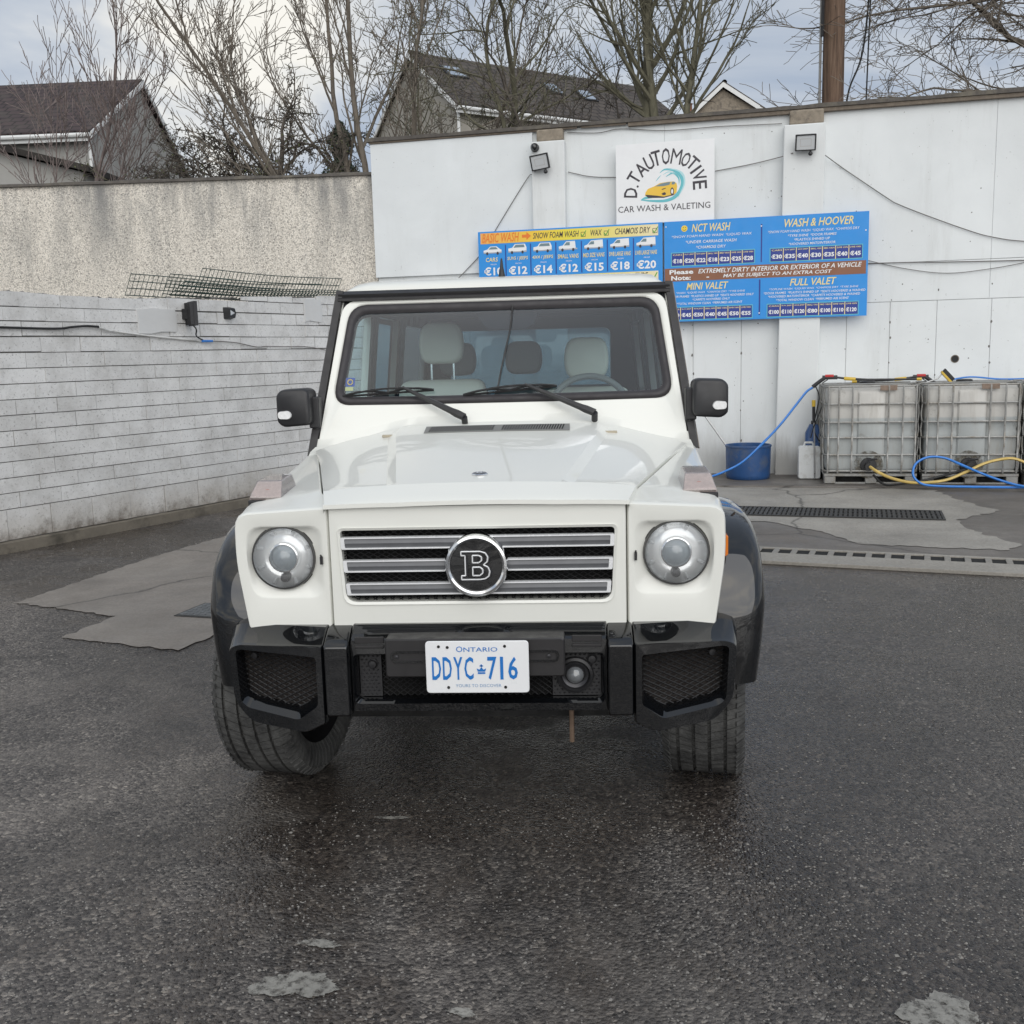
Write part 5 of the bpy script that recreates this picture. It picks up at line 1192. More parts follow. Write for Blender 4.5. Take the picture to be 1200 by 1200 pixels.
wire('wall_cable', 'short grey cable between the left pilaster and the logo sign', [(.28,.02,3.64),(.55,.02,3.57),(.87,.02,3.54)], .005, 'wire')
wire('wall_cable', 'grey cable between the logo sign and the right pilaster', [(2.0,.02,3.54),(2.4,.02,3.59),(2.74,.05,3.645),(2.86,.15,3.66)], .005, 'wire')
wire('wall_cable', 'dark cable sagging to the right of the right pilaster', [(3.21,.10,3.62),(3.36,.02,3.52),(3.52,.02,3.40),(3.89,.02,3.13),(4.0,.02,3.06),(4.26,.02,2.94),(4.71,.02,2.75),(5.0,.02,2.65),(5.4,.02,2.58),(6.4,.02,2.50)], .005, 'wire')
wire('wall_cable', 'straight dark cable leaving the blue board to the right', [(3.66,.02,2.425),(4.2,.02,2.415),(4.46,.02,2.405),(5.34,.02,2.385),(6.6,.02,2.37)], .006, 'wire')
wire('wall_cable', 'slack pale cable hanging below the straight one right of the blue board', [(3.66,.02,2.47),(4.1,.02,2.35),(4.55,.02,2.28),(5.0,.02,2.31),(5.34,.02,2.36)], .004, 'wire')
# block wall fittings
def LP(tt, off, z): return LA+LD*tt+Vector((LD.y,-LD.x,0))*off+Vector((0,0,z))
t = thing('wall_floodlight', 'dark finned floodlight turned sideways on the block wall', 'floodlight', LP(2.13,.02,1.98), LANG)
MB().box(-.03,.03,-.05,.02,-.05,.05).build('bracket', MT['black_plastic'], t)
h = bpy.data.objects.new('lamp_head', None); COL.objects.link(h); h.parent = t; h.location = (0,-.10,.0); h.rotation_euler = (0,0,R(62))
hb = MB().box(-.11,.11,-.018,.018,-.115,.115)
for k in range(9): x = -.10+k*.025; hb.box(x-.004,x+.004,.018,.05,-.105,.105)
hb.build('housing', MT['black_plastic'], h)
MB().box(-.098,.098,-.022,-.0185,-.10,.10).build('glass', MT['lampglass'], h, smooth=0)
t = thing('bulkhead_lamp', 'small dark wedge-shaped lamp on the block wall', 'lamp', LP(2.69,.0,2.0), LANG)
MB().rings([[(x,0,z) for x,z in rpoly([(-.055,-.06),(.045,-.065),(.065,.0),(.045,.065),(-.055,.06)],.01,2)],[(x*.75,-.08,z*.75) for x,z in rpoly([(-.055,-.06),(.045,-.065),(.065,.0),(.045,.065),(-.055,.06)],.01,2)]], True, True, True).build('lamp_body', MT['black_plastic'], t)
MB().add([(-.03,-.082,-.025),(.03,-.082,.0),(-.03,-.082,.03)], [(0,1,2)]).build('lamp_lens', MT['lampglass'], t, smooth=0)
wire('wall_cable', 'thick black cable clipped along the top of the block wall', [LP(*q) for q in [(-1.4,.02,1.86),(0,.025,1.84),(.66,.025,1.83),(.85,.03,1.845),(.99,.03,1.855),(1.12,.03,1.85)]], .011, 'wire_black', True)
wire('wall_cable', 'white painted cable continuing along the block wall', [LP(*q) for q in [(1.12,.03,1.845),(1.25,.025,1.815),(1.58,.025,1.78),(1.93,.025,1.75),(2.33,.02,1.72)]], .010, 'wire_white', True)
wire('lamp_cable', 'short black lead hanging from the side-turned floodlight', [LP(*q) for q in [(2.13,.10,1.88),(2.16,.12,1.83),(2.22,.05,1.77),(2.33,.03,1.725)]], .007, 'wire_black', True)
wire('cable_joint', 'blue cable connector on the block wall under the floodlight', [LP(*q) for q in [(2.30,.035,1.722),(2.37,.035,1.722),(2.44,.03,1.722)]], .012, 'blue_hose', True, 'connector')
wire('wall_cable', 'thin dark cable running on along the block wall towards the vehicle', [LP(*q) for q in [(2.44,.025,1.722),(2.63,.025,1.715),(2.8,.025,1.70),(3.05,.025,1.66),(3.2,.025,1.665),(3.45,.025,1.66),(3.84,.025,1.655),(4.2,.025,1.61),(4.6,.025,1.57)]], .005, 'wire', True)
# welded mesh panels lying on the block wall
def fence_panel(label, t0, t1, w, z0, tilt, skew):
    o = thing('mesh_fence_panel', label, 'fence panel', LP(t0,-.05,z0), LANG, 'green mesh panels on the wall top')
    L_ = t1-t0; n1 = int(L_/.052); n2 = max(3, int(w/.085)); ct, st_ = math.cos(tilt), math.sin(tilt)
    P = lambda a, b: (a+skew*b, .10-b*ct*.9, .008+b*st_+.012*math.sin(a*2.3+t0))
    m1 = MB(); m2 = MB()
    for k in range(n1+1):
        a = L_*k/n1; m1.tube([P(a, 0), P(a, w*.5), P(a, w)], .0035, 4, False)
    for k in range(n2+1):
        b = w*k/n2; m2.tube([P(L_*q/12, b) for q in range(13)], .0042, 4, False)
    m1.build('cross_wires', MT['green_wire'], o, smooth=60); m2.build('long_wires', MT['green_wire'], o, smooth=60)
fence_panel('uppermost green mesh panel lying along the block wall top', 2.42, 4.55, .26, 2.19, R(62), .1)
fence_panel('middle green mesh panel lying along the block wall top', 2.02, 4.2, .22, 2.16, R(55), .05)
fence_panel('lowest green mesh panel, reaching furthest left on the block wall top', 1.58, 3.6, .22, 2.13, R(58), .0)
fence_panel('flat green mesh panel under the others on the block wall top', 2.1, 4.4, .26, 2.15, R(28), .1)

# ================================================================ tanks, tub, can, hoses
def make_tank(label):
    t = wthing('ibc_tank', label, 'water tank', 0, 0, 0, 'caged water tanks along the wall')
    w, d, zb, zt = .945, .93, .115, 1.045      # local: x 0..w, y 0..-d (towards the camera)
    sec = []
    def ring(z, k, amp):
        pts = []
        per = rpoly([(.012,-d+.012),(w-.012,-d+.012),(w-.012,-.012),(.012,-.012)], .08, 6)
        c = (w/2,-d/2)
        for x, y in per: pts.append((c[0]+(x-c[0])*k, c[1]+(y-c[1])*k, z))
        return pts
    zs = [(zb,.90),(zb+.02,.965),(zb+.06,.985),(.30,.985),(.33,.975),(.36,.985),(.55,.988),(.58,.976),(.61,.988),(.80,.985),(.83,.975),(.86,.985),(zt-.05,.985),(zt-.015,.955),(zt,.88)]
    tk = MB().rings([ring(z,k,0) for z,k in zs], True, True, True).build('bottle', MT['tank'], t, smooth=50)
    # raised mid panel
    MB().rings([[(x,-d+.016+.0,z) for x,z in rpoly(rect(.33,.62,.18,1.0),.03,3)],[(x,-d-.002,z) for x,z in rpoly(rect(.345,.605,.2,.98),.03,3)]], True, False, True).build('front_rib', MT['tank'], t, smooth=40)
    MB().lathe([(.085,0),(.085,.035),(.07,.045),(.001,.045)], 24, 'z', (w/2,-d/2,zt)).build('filler_cap', MT['black_plastic'], t)
    # cage: every bar its own piece
    ring_pts = [(0,-d-.012),(w,-d-.012),(w,0),(0,0)]
    hz = [.14,.315,.50,.665,.86,1.045]
    P = [Vector((x,y,0)) for x,y in rpoly(ring_pts,.06,4)]; P = P+[P[0],P[1]]
    hb = MB().tube(P, .011, 6, False).build('cage_rail', MT['galv'], t, smooth=60)
    for k, z in enumerate(hz):
        o = hb if k == 0 else hb.copy()
        if k: COL.objects.link(o); o.parent = t
        o.location = (0,0,z)
    vb = MB().tube([(0,0,.12),(0,-.008,.20),(0,-.010,.30),(0,0,.315),(0,-.010,.40),(0,-.010,.49),(0,0,.50),(0,-.010,.58),(0,0,.665),(0,-.010,.75),(0,0,.86),(0,-.010,.95),(0,0,1.05)], .010, 6).build('cage_upright', MT['galv'], t, smooth=60)
    first = True
    for x in (.03,.135,.275,.64,.785,.915):
        o = vb if first else vb.copy()
        if not first: COL.objects.link(o); o.parent = t
        first = False; o.location = (x,-d-.020,0)
    for sx_, ang in ((0,R(-90)),(w,R(90))):
        for y in (.12,.34,.60,.84):
            o = vb.copy(); COL.objects.link(o); o.parent = t; o.location = (sx_+(.006 if sx_ else -.006),-y,0); o.rotation_euler = (0,0,ang)
    tb = MB().tube([(0,-.30,1.06),(w,-.30,1.06)], .011, 6).build('top_bar', MT['galv'], t, smooth=60)
    o = tb.copy(); COL.objects.link(o); o.parent = t; o.location = (0,-.35,0)
    MB().box(.55,.72,-d-.026,-d-.018,1.0,1.055).build('cage_plate', worn('rusty_plate', (.24,.18,.14), .7, .3, var=.4, scale=25), t, smooth=0)
    # pallet
    MB().box(0,w,-d-.01,0,.085,.112).build('pallet_deck', MT['galv'], t, smooth=0)
    for x in (.0,w/2-.05,w-.12):
        for y in (-d,-.14): MB().box(x,x+.12,y,y+.12,.0,.085).build('pallet_foot', MT['galv'], t, bevel=.01)
    MB().box(0,w,-d+.01,-d+.03,0,.018).build('pallet_runner', MT['galv'], t, smooth=0)
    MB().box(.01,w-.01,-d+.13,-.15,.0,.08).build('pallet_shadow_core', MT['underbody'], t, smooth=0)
    vlv = MB().lathe([(.085,-d-.004),(.078,-d-.014),(.04,-d-.016),(.035,-d-.10),(.045,-d-.10),(.045,-d-.13),(.001,-d-.13)], 20, 'y', (w/2-.02,0,.20)).tube([(w/2-.02,-d-.07,.22),(w/2-.02,-d-.07,.27),(w/2+.06,-d-.08,.28)], .012, 6)
    vlv.build('outlet_valve', MT['black_plastic'], t, smooth=50)
    MB().lathe([(.15,-d-.0035),(.0006,-d-.004)], 24, 'y', (w/2-.02,0,.21)).build('outlet_stain', MT['grime'], t, smooth=0)
    return t
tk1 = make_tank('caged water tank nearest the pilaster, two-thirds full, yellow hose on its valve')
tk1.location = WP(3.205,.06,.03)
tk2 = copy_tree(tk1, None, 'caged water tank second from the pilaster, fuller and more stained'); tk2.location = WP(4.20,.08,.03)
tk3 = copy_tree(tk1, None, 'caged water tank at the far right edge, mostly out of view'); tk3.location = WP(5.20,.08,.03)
for ch_ in tk2.children:
    if ch_.name.startswith(('bottle','front_rib')): pass
led = MB().prism([(x,y) for x,y in [(-.3,0),(WR,0),(WR,-1.28),(1.2,-1.12),(-.3,-1.0)]], 0, .026, 'z').build('wall_ledge', MT['conc_dark'], None, smooth=0, bevel=.01)
led.location = W0; led.rotation_euler = (0,0,WANG); struct(led)
# blue tub with a brush
t = wthing('blue_tub', 'cut-down blue plastic drum at the foot of the wall', 'tub', 2.40, .45, .027)
MB().lathe([(.235,.0),(.245,.01),(.250,.05),(.252,.20),(.256,.36),(.262,.365),(.262,.385),(.254,.388),(.246,.38),(.240,.05),(.001,.04)], 40, 'z').build('tub_wall', MT['blue_plastic'], t, smooth=40)
MB().lathe([(.241,.30),(.001,.30)], 32, 'z').build('tub_water', flat('dirty_water', (.05,.06,.06), .08), t)
t = wthing('wash_brush', 'long-handled brush with steel shaft leaning in the blue tub', 'brush', 2.22, .40, .30)
MB().tube([(.03,.02,-.05),(-.35,-.03,.50)], .009, 8).build('shaft', MT['steel'], t)
MB().tube([(-.35,-.03,.50),(-.56,-.06,.80)], .014, 8).build('grip', MT['black_plastic'], t)
MB().box(-.05,.12,-.05,.05,-.16,-.04).build('brush_head', MT['black_plastic'], t, bevel=.01)
# white jerry can
t = wthing('jerry_can', 'white plastic jerry can between the pilaster and the first tank', 'canister', 3.075, .50, .027)
jc = rpoly(rect(-.125,.125,0,.375), [.03,.03,.045,.045], 4)
MB().rings([[(x*.93,-.09,.012+z*.95) for x,z in jc],[(x,-.07,z) for x,z in jc],[(x,.07,z) for x,z in jc],[(x*.93,.09,.012+z*.95) for x,z in jc]], True, True, True).build('can_body', MT['can'], t, smooth=50)
MB().tube([(-.06,0,.37),(-.05,0,.41),(.03,0,.41),(.045,0,.37)], .013, 8).build('can_handle', MT['can'], t)
MB().lathe([(.03,.36),(.03,.41),(.001,.412)], 16, 'z', (.085,0,0)).build('can_cap', MT['blue_plastic'], t)
# blue container and a spare lance behind the first tank
t = wthing('blue_canister', 'dark blue canister wedged behind the jerry can by the first tank', 'canister', 3.13, .28, .027)
MB().rings([[(x,y,z) for x,y in rpoly([(-.09,-.09),(.09,-.09),(.09,.09),(-.09,.09)],.03,3)] for z in (.0,.50)]+[[(x*.5,y*.5,.60) for x,y in rpoly([(-.09,-.09),(.09,-.09),(.09,.09),(-.09,.09)],.03,3)]], True, True, True).build('canister_body', MT['blue_plastic'], t, smooth=50)
MB().lathe([(.03,.60),(.03,.64),(.001,.64)], 14, 'z').build('canister_cap', MT['black_plastic'], t)
t = wthing('spare_lance', 'upright pressure-washer lance with yellow collar beside the first tank', 'lance', 3.11, .62, .05)
MB().tube([(.02,0,0),(.01,0,.45),(.0,0,.72)], .008, 8).build('lance_tube', MT['steel'], t)
MB().tube([(.0,0,.62),(-.005,0,.80)], .018, 10).build('lance_grip', MT['black_plastic'], t); MB().tube([(-.005,0,.80),(-.007,0,.87)], .021, 10).build('lance_collar', MT['yellow'], t)
# pressure washer guns lying on the tanks
def gun(label, u_, v_, z_, rz, L_, reach, flip=1):
    t = wthing('pressure_washer_gun', label, 'washer gun', u_, v_, z_); t.rotation_euler = (0,0,WANG+rz)
    MB().rings([[(x,y,z) for y,z in rpoly(rect(-.018,.018,-.02,.025),.008,2)] for x in (-.03,.13)], True, True, True).tube([(0,0,0),(-.07,0,-.05*flip),(-.13,0,-.10*flip)], [.022,.02,.022], 8).build('gun_body', MT['black_plastic'], t, smooth=50)
    MB().rings([[(x,y,z) for y,z in rpoly(rect(-.02,.02,.006,.034),.008,2)] for x in (.0,.09)], True, True, True).build('gun_cover', MT['red'], t, smooth=50)
    MB().tube([(.03,0,-.02),(-.03,0,-.06)], .006, 6).build('trigger', MT['black_plastic'], t)
    MB().tube([(.13,0,0),(.20,0,-.01)], .012, 8).build('coupling', MT['black_plastic'], t)
    MB().tube([(.20,0,-.012),(.32,0,-.022)], .020, 10).build('lance_collar', MT['yellow'], t)
    MB().tube([(.32,0,-.022),(.45,0,-.03),(L_,0,-.034)], [.014,.012,.011], 8).build('lance_tube', MT['black_plastic'], t)
    MB().tube([(L_,0,-.034),(L_+.05,0,-.034)], .016, 8).build('nozzle', MT['yellow'], t)
gun('red and black washer gun on the corner of the first tank, lance pointing right', 3.22, .62, 1.165, R(-2), .95, 0)
gun('second washer gun lying across both tank tops', 4.30, .40, 1.145, R(178), .72, 0)
t = wthing('scrub_brush', 'yellow and black scrub brush propped on the second tank', 'brush', 4.475, .62, 1.10)
MB().rings([[(x,y,z) for x,y in rpoly([(-.06,-.035),(.06,-.035),(.06,.035),(-.06,.035)],.015,2)] for z in (-.012,.010)], True, True, True).map(lambda x,y,z: (x*.9+z*.4, y, .045-x*1.0+z)).build('brush_block', MT['yellow'], t, smooth=40)
MB().rings([[(x,y,z) for x,y in rpoly([(-.055,-.03),(.055,-.03),(.055,.03),(-.055,.03)],.012,2)] for z in (.010,.055)], True, True, True).map(lambda x,y,z: (x*.9+z*.6, y, .045-x*1.0+z*.7)).build('bristles', MT['rubber'], t, smooth=0)
MB().tube([(-.03,0,.10),(-.09,0,.03),(-.24,0,-.02)], .008, 8).build('brush_handle', MT['steel'], t)
wire('hose', 'blue hose lying along the back of the tank tops', [(4.55,.30,1.10),(4.8,.22,1.13),(5.1,.2,1.10),(5.4,.25,1.10)], .010, 'blue_hose', False, 'hose')
wire('hose', 'blue pressure hose sagging from the washer gun down past the blue tub', [(3.09,.62,1.06),(3.02,.64,1.01),(2.90,.70,.86),(2.74,.78,.66),(2.58,.84,.49),(2.35,.90,.27),(2.15,.93,.16),(1.95,.95,.09),(1.7,.98,.05),(1.2,1.0,.04),(.4,1.0,.04)], .0135, 'blue_hose', False, 'hose')
wire('hose', 'thin black hose looping down beside the first tank', [(3.12,.60,1.08),(3.16,.62,.96),(3.14,.60,.80),(3.11,.58,.62),(3.15,.56,.50),(3.19,.5,.45)], .007, 'wire_black', False, 'hose')
wire('hose', 'black hose hanging in a loop behind the white can', [(3.19,.66,.85),(3.14,.68,.72),(3.10,.66,.60),(3.08,.62,.50)], .006, 'wire_black', False, 'hose')
wire('hose', 'yellow hose from the first tank valve rising over the second tank', [(3.66,1.12,.23),(3.72,1.20,.19),(3.85,1.26,.13),(4.02,1.30,.09),(4.20,1.30,.085),(4.40,1.27,.11),(4.60,1.22,.19),(4.78,1.17,.27),(4.95,1.14,.31),(5.08,1.13,.31),(5.25,1.13,.24),(5.6,1.15,.12)], .016, 'yellow_hose', False, 'hose')
wire('hose', 'blue hose looped on the ground in front of the second tank', [(5.9,1.40,.05),(5.0,1.38,.05),(4.6,1.36,.05),(4.28,1.34,.055),(4.14,1.32,.08),(4.07,1.28,.16),(4.10,1.22,.27),(4.22,1.18,.335),(4.38,1.18,.33),(4.55,1.22,.26),(4.75,1.30,.17),(4.95,1.38,.10),(5.15,1.44,.06),(5.6,1.5,.04),(6.2,1.5,.04)], .0135, 'blue_hose', False, 'hose')
wire('hose', 'black drain pipe on the ground between the tanks', [(3.70,1.08,.14),(3.78,1.14,.06),(3.9,1.16,.045),(4.25,1.14,.10),(4.6,1.12,.2),(4.72,1.10,.22)], .012, 'wire_black', False, 'hose')
# ================================================================ houses behind the walls
def uv_quad(me, L_, S_):
    uv = me.uv_layers.new(name='UVMap')
    for p in me.polygons:
        for li, vi in zip(p.loop_indices, p.vertices):
            c = me.vertices[vi].co; uv.data[li].uv = (c.x, c.y)
def house(name, label, corner, rz, L_, Wd, ze, zr, mats, ridge_frac=.5, zback=None, win=(), skyl=(), over=.14, gable_w=None):
    """local x along the ridge, y away from the eave side; corner = front left eave corner on the ground"""
    t = thing(name, label, 'house', corner, rz)
    rend, tile = mats; yr = Wd*ridge_frac; zb_ = zback if zback is not None else ze
    w = MB()
    g = [(0,0,0),(0,0,ze),(0,yr,zr-.12),(0,Wd,zb_),(0,Wd,0)]; g2 = [(L_,y,z) for x,y,z in g]
    w.add(g+g2, [(0,1,2,3,4),(9,8,7,6,5),(0,5,6,1),(1,6,7,2),(2,7,8,3),(3,8,9,4)])
    w.build('wall', rend, t, smooth=0)
    th = .10
    for nm, y0, z0, y1, z1 in (('roof_slope',0,ze,yr,zr),('roof_slope',Wd,zb_,yr,zr)):
        d = Vector((0,y1-y0,z1-z0)); S_ = d.length; dn = d.normalized(); ov = .35
        me = bpy.data.meshes.new(nm)
        # local flat slab, then placed by matrix
        x0, x1 = -over, L_+over; a, b = -ov, S_+.02
        me.from_pydata([(x0,a,0),(x1,a,0),(x1,b,0),(x0,b,0),(x0,a,th),(x1,a,th),(x1,b,th),(x0,b,th)], [], [(3,2,1,0),(4,5,6,7),(0,1,5,4),(1,2,6,5),(2,3,7,6),(3,0,4,7)]); me.update(); uv_quad(me, L_, S_)
        o = mesh_obj(nm, me, tile, t, smooth=0)
        X = Vector((1,0,0)); Y = dn; Z = X.cross(Y)
        if Z.z < 0: Z = -Z
        Mx = Matrix((X, Y, Z)).transposed().to_4x4(); Mx.translation = Vector((0,y0,z0)); o.matrix_local = Mx
        if y0 == 0:
            for (sx0, s0, sw_, sh_) in skyl:
                k = MB().box(sx0,sx0+sw_,s0,s0+sh_,th,th+.06).build('skylight', MT['dash_dark'], o, smooth=0)
                MB().box(sx0+.06,sx0+sw_-.06,s0+.06,s0+sh_-.06,th+.061,th+.07).build('skylight_pane', MT['skylight'], k, smooth=0)
            for k in range(int((x1-x0)/.45)):
                r_ = MB().lathe([(.09,0),(.09,.44)], 8, 'x', (x0+k*.45,S_,th-.02)).build('ridge_tile', tile, o, smooth=50) if k == 0 else None
        # fascia + gutter
        fy = y0-(.36 if y0 == 0 else -.36)*dn.y/abs(dn.y)*0 - (math.copysign(.35*abs(dn.y), dn.y))
        fz = z0-.35*dn.z
        MB().box(-over, L_+over, min(fy,fy+.03), max(fy,fy+.03), fz-.16, fz+.03).build('fascia', MT['fascia'], t, smooth=0)
        MB().tube([(-over,fy-.06*math.copysign(1,dn.y),fz-.02),(L_+over,fy-.06*math.copysign(1,dn.y),fz-.02)], .06, 8).build('gutter', MT['fascia'], t)
        # verge boards on the gable ends
        for xx in (-over-.03, L_+over):
            p0 = Vector((xx,y0,z0))-dn*.35; p1 = Vector((xx,y1,z1)); n_ = Vector((0,0,1))
            MB().add([tuple(p0+Vector((0,0,.07))),tuple(p1+Vector((0,0,.07))),tuple(p1-Vector((0,0,.09))),tuple(p0-Vector((0,0,.09)))]+[tuple(q+Vector((.035,0,0))) for q in (p0+Vector((0,0,.07)),p1+Vector((0,0,.07)),p1-Vector((0,0,.09)),p0-Vector((0,0,.09)))], [(0,1,2,3),(7,6,5,4),(0,4,5,1),(1,5,6,2),(2,6,7,3),(3,7,4,0)]).build('verge_board', MT['fascia'], t, smooth=0)
    for (face, a, z0, w_, h_) in win:
        if face == 'front': f = MB().box(a,a+w_,-.05,.02,z0,z0+h_); p = MB().box(a+.07,a+w_/2-.03,-.056,-.052,z0+.07,z0+h_-.07).box(a+w_/2+.03,a+w_-.07,-.056,-.052,z0+.07,z0+h_-.07)
        elif face == 'left': f = MB().box(-.05,.02,a,a+w_,z0,z0+h_); p = MB().box(-.056,-.052,a+.07,a+w_-.07,z0+.07,z0+h_-.07)
        else: f = MB().box(L_-.02,L_+.05,a,a+w_,z0,z0+h_); p = MB().box(L_+.052,L_+.056,a+.07,a+w_-.07,z0+.07,z0+h_-.07)
        fo_ = f.build('window', MT['fascia'], t, smooth=0); p.build('window_pane', MT['pane'], fo_, smooth=0)
    MB().tube([(L_*.999,-.06,0),(L_*.999,-.06,ze-.1)] if name == 'grey_house' else [(.05,-.06,0),(.05,-.06,ze-.1)], .05, 8).build('downpipe', MT['fascia'], t)
    return t
house('grey_house', 'grey rendered house with maroon tiled roof at far left', (-26,24.0,0), 0, 13.75, 7.0, 7.62, 9.62, (MT['render_grey'], MT['tile_maroon']), .48, 7.3,
      win=(('front',11.0,5.6,1.1,1.15),('front',12.6,5.7,.8,1.1),('front',8.0,5.6,1.4,1.2)))
house('buff_house', 'buff rendered house with brown tiled roof and skylights behind the middle trees', (-3.2,29.6,0), R(36), 9.6, 5.6, 9.25, 11.3, (MT['render_buff'], MT['tile_brown']), .5, 9.25,
      win=(('front',1.2,7.2,1.0,1.25),('front',4.0,7.4,1.2,1.2),('left',3.4,6.6,.9,1.1)), skyl=((.55,1.75,.75,.8),(4.4,1.5,.6,.8),(5.7,1.3,.6,.8)))
hr2 = house('gabled_house', 'small house gable with white verge boards right of the tree trunks', (2.9,33.0,0), R(-3)+R(90), 7, 4.6, 8.7, 10.25, (MT['rawblock'], MT['tile_brown']), .5, 8.25)
hr2.location = (7.75,33.0,0)
t = thing('chimney', 'brick chimney with clay pot rising behind the tree trunks', 'chimney', (4.42,34,0))
MB().box(-.28,.28,-.25,.25,7,9.35).box(-.33,.33,-.3,.3,9.35,9.47).build('chimney_stack', worn('chimney_brick', (.28,.17,.12), .9, var=.3, scale=9, bump=.4), t, smooth=0)
MB().lathe([(.13,9.47),(.11,9.85),(.14,9.90),(.10,9.90)], 14, 'z').build('chimney_pot', MT['terracotta'], t)
sh = thing('shed', 'low grey lean-to roof in front of the grey house at far left', 'shed', (-16,17,0), 0)
MB().add([(0,0,0),(6.8,0,0),(6.8,4,0),(0,4,0),(0,0,6.05),(5.0,0,5.72),(6.8,0,5.25),(0,4,6.05),(5.0,4,5.72),(6.8,4,5.25)], [(0,1,6,5,4),(3,7,8,9,2),(4,5,8,7),(5,6,9,8),(0,4,7,3),(1,2,9,6)]).build('shed_wall', MT['render_grey'], sh, smooth=0)
MB().add([(-.1,-.2,6.08),(5.0,-.2,5.75),(7.0,-.2,5.22),(-.1,-.2,6.20),(5.0,-.2,5.87),(7.0,-.2,5.34),(-.1,4.1,6.08),(5.0,4.1,5.75),(7.0,4.1,5.22),(-.1,4.1,6.20),(5.0,4.1,5.87),(7.0,4.1,5.34)], [(0,1,4,3),(1,2,5,4),(3,4,10,9),(4,5,11,10),(2,8,11,5)]).build('shed_roof', MT['tile_brown'], sh, smooth=0)

# ================================================================ utility pole and its cables
pl_ = thing('utility_pole', 'weathered brown wooden utility pole behind the white wall', 'pole', (3.86,11.6,0))
rs = [(.152,0),(.148,3),(.142,5),(.135,8.5)]
MB().lathe(rs, 16, 'z', cap1=True).build('pole_shaft', MT['wood_pole'], pl_, smooth=60)
MB().tube([(-.185,-.03,3),(-.180,-.03,8.3)], .018, 6).build('conduit', MT['galv'], pl_); MB().tube([(-.17,-.06,5.6),(-.165,-.06,8.3)], .022, 6).build('cable_guard', MT['black_plastic'], pl_)
wire('service_cable', 'dark cable dropping beside the utility pole', [(4.36,11.5,8.4),(4.30,11.5,6.5),(4.22,11.5,5.4),(4.05,11.5,4.9),(3.98,11.5,4.4)], .013, 'wire_black', True)
wire('service_cable', 'thin vertical cable just right of the utility pole', [(4.42,11.6,8.4),(4.34,11.6,6.5),(4.30,11.6,4.4),(4.30,11.6,3.6)], .010, 'wire_black', True)

# ================================================================ bare trees
def grow(mb, mbt, rg, p, d, L_, r, depth, P):
    """one branch as a bending tube; side shoots along it"""
    n = max(3, int(L_/(P['seg']*(.5+.5*r/ P['r0'])+.05))); n = min(n, 12)
    pts = [p.copy()]; rad = [r]; dirs = []
    for i in range(n):
        wb = P['wob']*(1+.3*depth); d = (d+Vector((rg.gauss(0,wb),rg.gauss(0,wb),rg.gauss(0,wb)+P['up'](depth)))).normalized()
        p = p+d*(L_/n); pts.append(p.copy()); rad.append(max(P['rmin'], r*(1-(i+1)/n*(.62 if depth < P['max'] else .8)))); dirs.append(d.copy())
    sides = 8 if r > .06 else (5 if r > .02 else (4 if r > .008 else 3))
    (mb if depth == 0 else mbt).tube(pts, rad, sides, depth == P['max'])
    if depth >= P['max']: return
    k = P['kids'][depth]; k = int(k)+(1 if rg.random() < k % 1 else 0)
    for j in range(k):
        f = P['from'][depth]+(1-P['from'][depth])*((j+rg.random()*.9)/k); i = min(n-1, int(f*n))
        a = pts[i].lerp(pts[i+1], f*n-i if f*n-i < 1 else .99); dd = dirs[i]
        ax_ = dd.orthogonal().normalized(); ax_.rotate(Matrix.Rotation(rg.uniform(0,6.28), 3, dd))
        ang = R(rg.uniform(*P['ang'])); nd = dd*math.cos(ang)+ax_*math.sin(ang)
        if P.get('flat'): nd.y *= P['flat']
        nd = (nd+Vector((0,0,P['lift']))).normalized()
        grow(mb, mbt, rg, a, nd, L_*P['len'][depth]*rg.uniform(.6,1.15)*(1.12-.45*f), max(P['rmin'], rad[i]*P['thin']*rg.uniform(.7,1)), depth+1, P)
    # leader continues
    if depth < P['max']:
        grow(mb, mbt, rg, pts[-1], dirs[-1], L_*P['len'][depth]*.9, rad[-1], depth+1, P)
BASE = dict(seg=.22, r0=.1, wob=.10, up=lambda d: .05, rmin=.0035, max=4, kids=(5,5,4,3), ang=(22,55), lift=.12, len=(.62,.58,.55,.5), thin=.62, flat=None)
BASE['from'] = (.35,.2,.15,.1)
def tree(name, label, loc, stems, seed, mat, over, cat='tree', group='bare trees behind the walls'):
    P = dict(BASE); P.update(over); rg = random.Random(seed)
    t = thing(name, label, cat, loc, 0, group); mb, mbt = MB(), MB()
    for (dx_, dy_, dr, L_, r) in stems:
        grow(mb, mbt, rg, Vector((dx_,dy_,0)), Vector(dr).normalized(), L_, r, 0, P)
    mb.build('trunk', MT[mat], t, smooth=60); mbt.build('crown', MT[mat], t, smooth=60)
    return t, mbt
def leaves(t, mbt, n, seed, mat, s=(.012,.03)):
    rg = random.Random(seed); mb = MB(); vs_ = mbt.v
    for _ in range(n):
        p = Vector(vs_[rg.randrange(len(vs_))]); q = p+Vector((rg.gauss(0,.03),rg.gauss(0,.03),rg.gauss(0,.03))); k = rg.uniform(*s)
        a = Vector((rg.gauss(0,1),rg.gauss(0,1),rg.gauss(0,1))).normalized()*k; b = a.orthogonal().normalized()*k*.6
        mb.add([q-a,q+b,q+a,q-b], [(0,1,2,3)])
    mb.build('leaves', MT[mat], t, smooth=0)
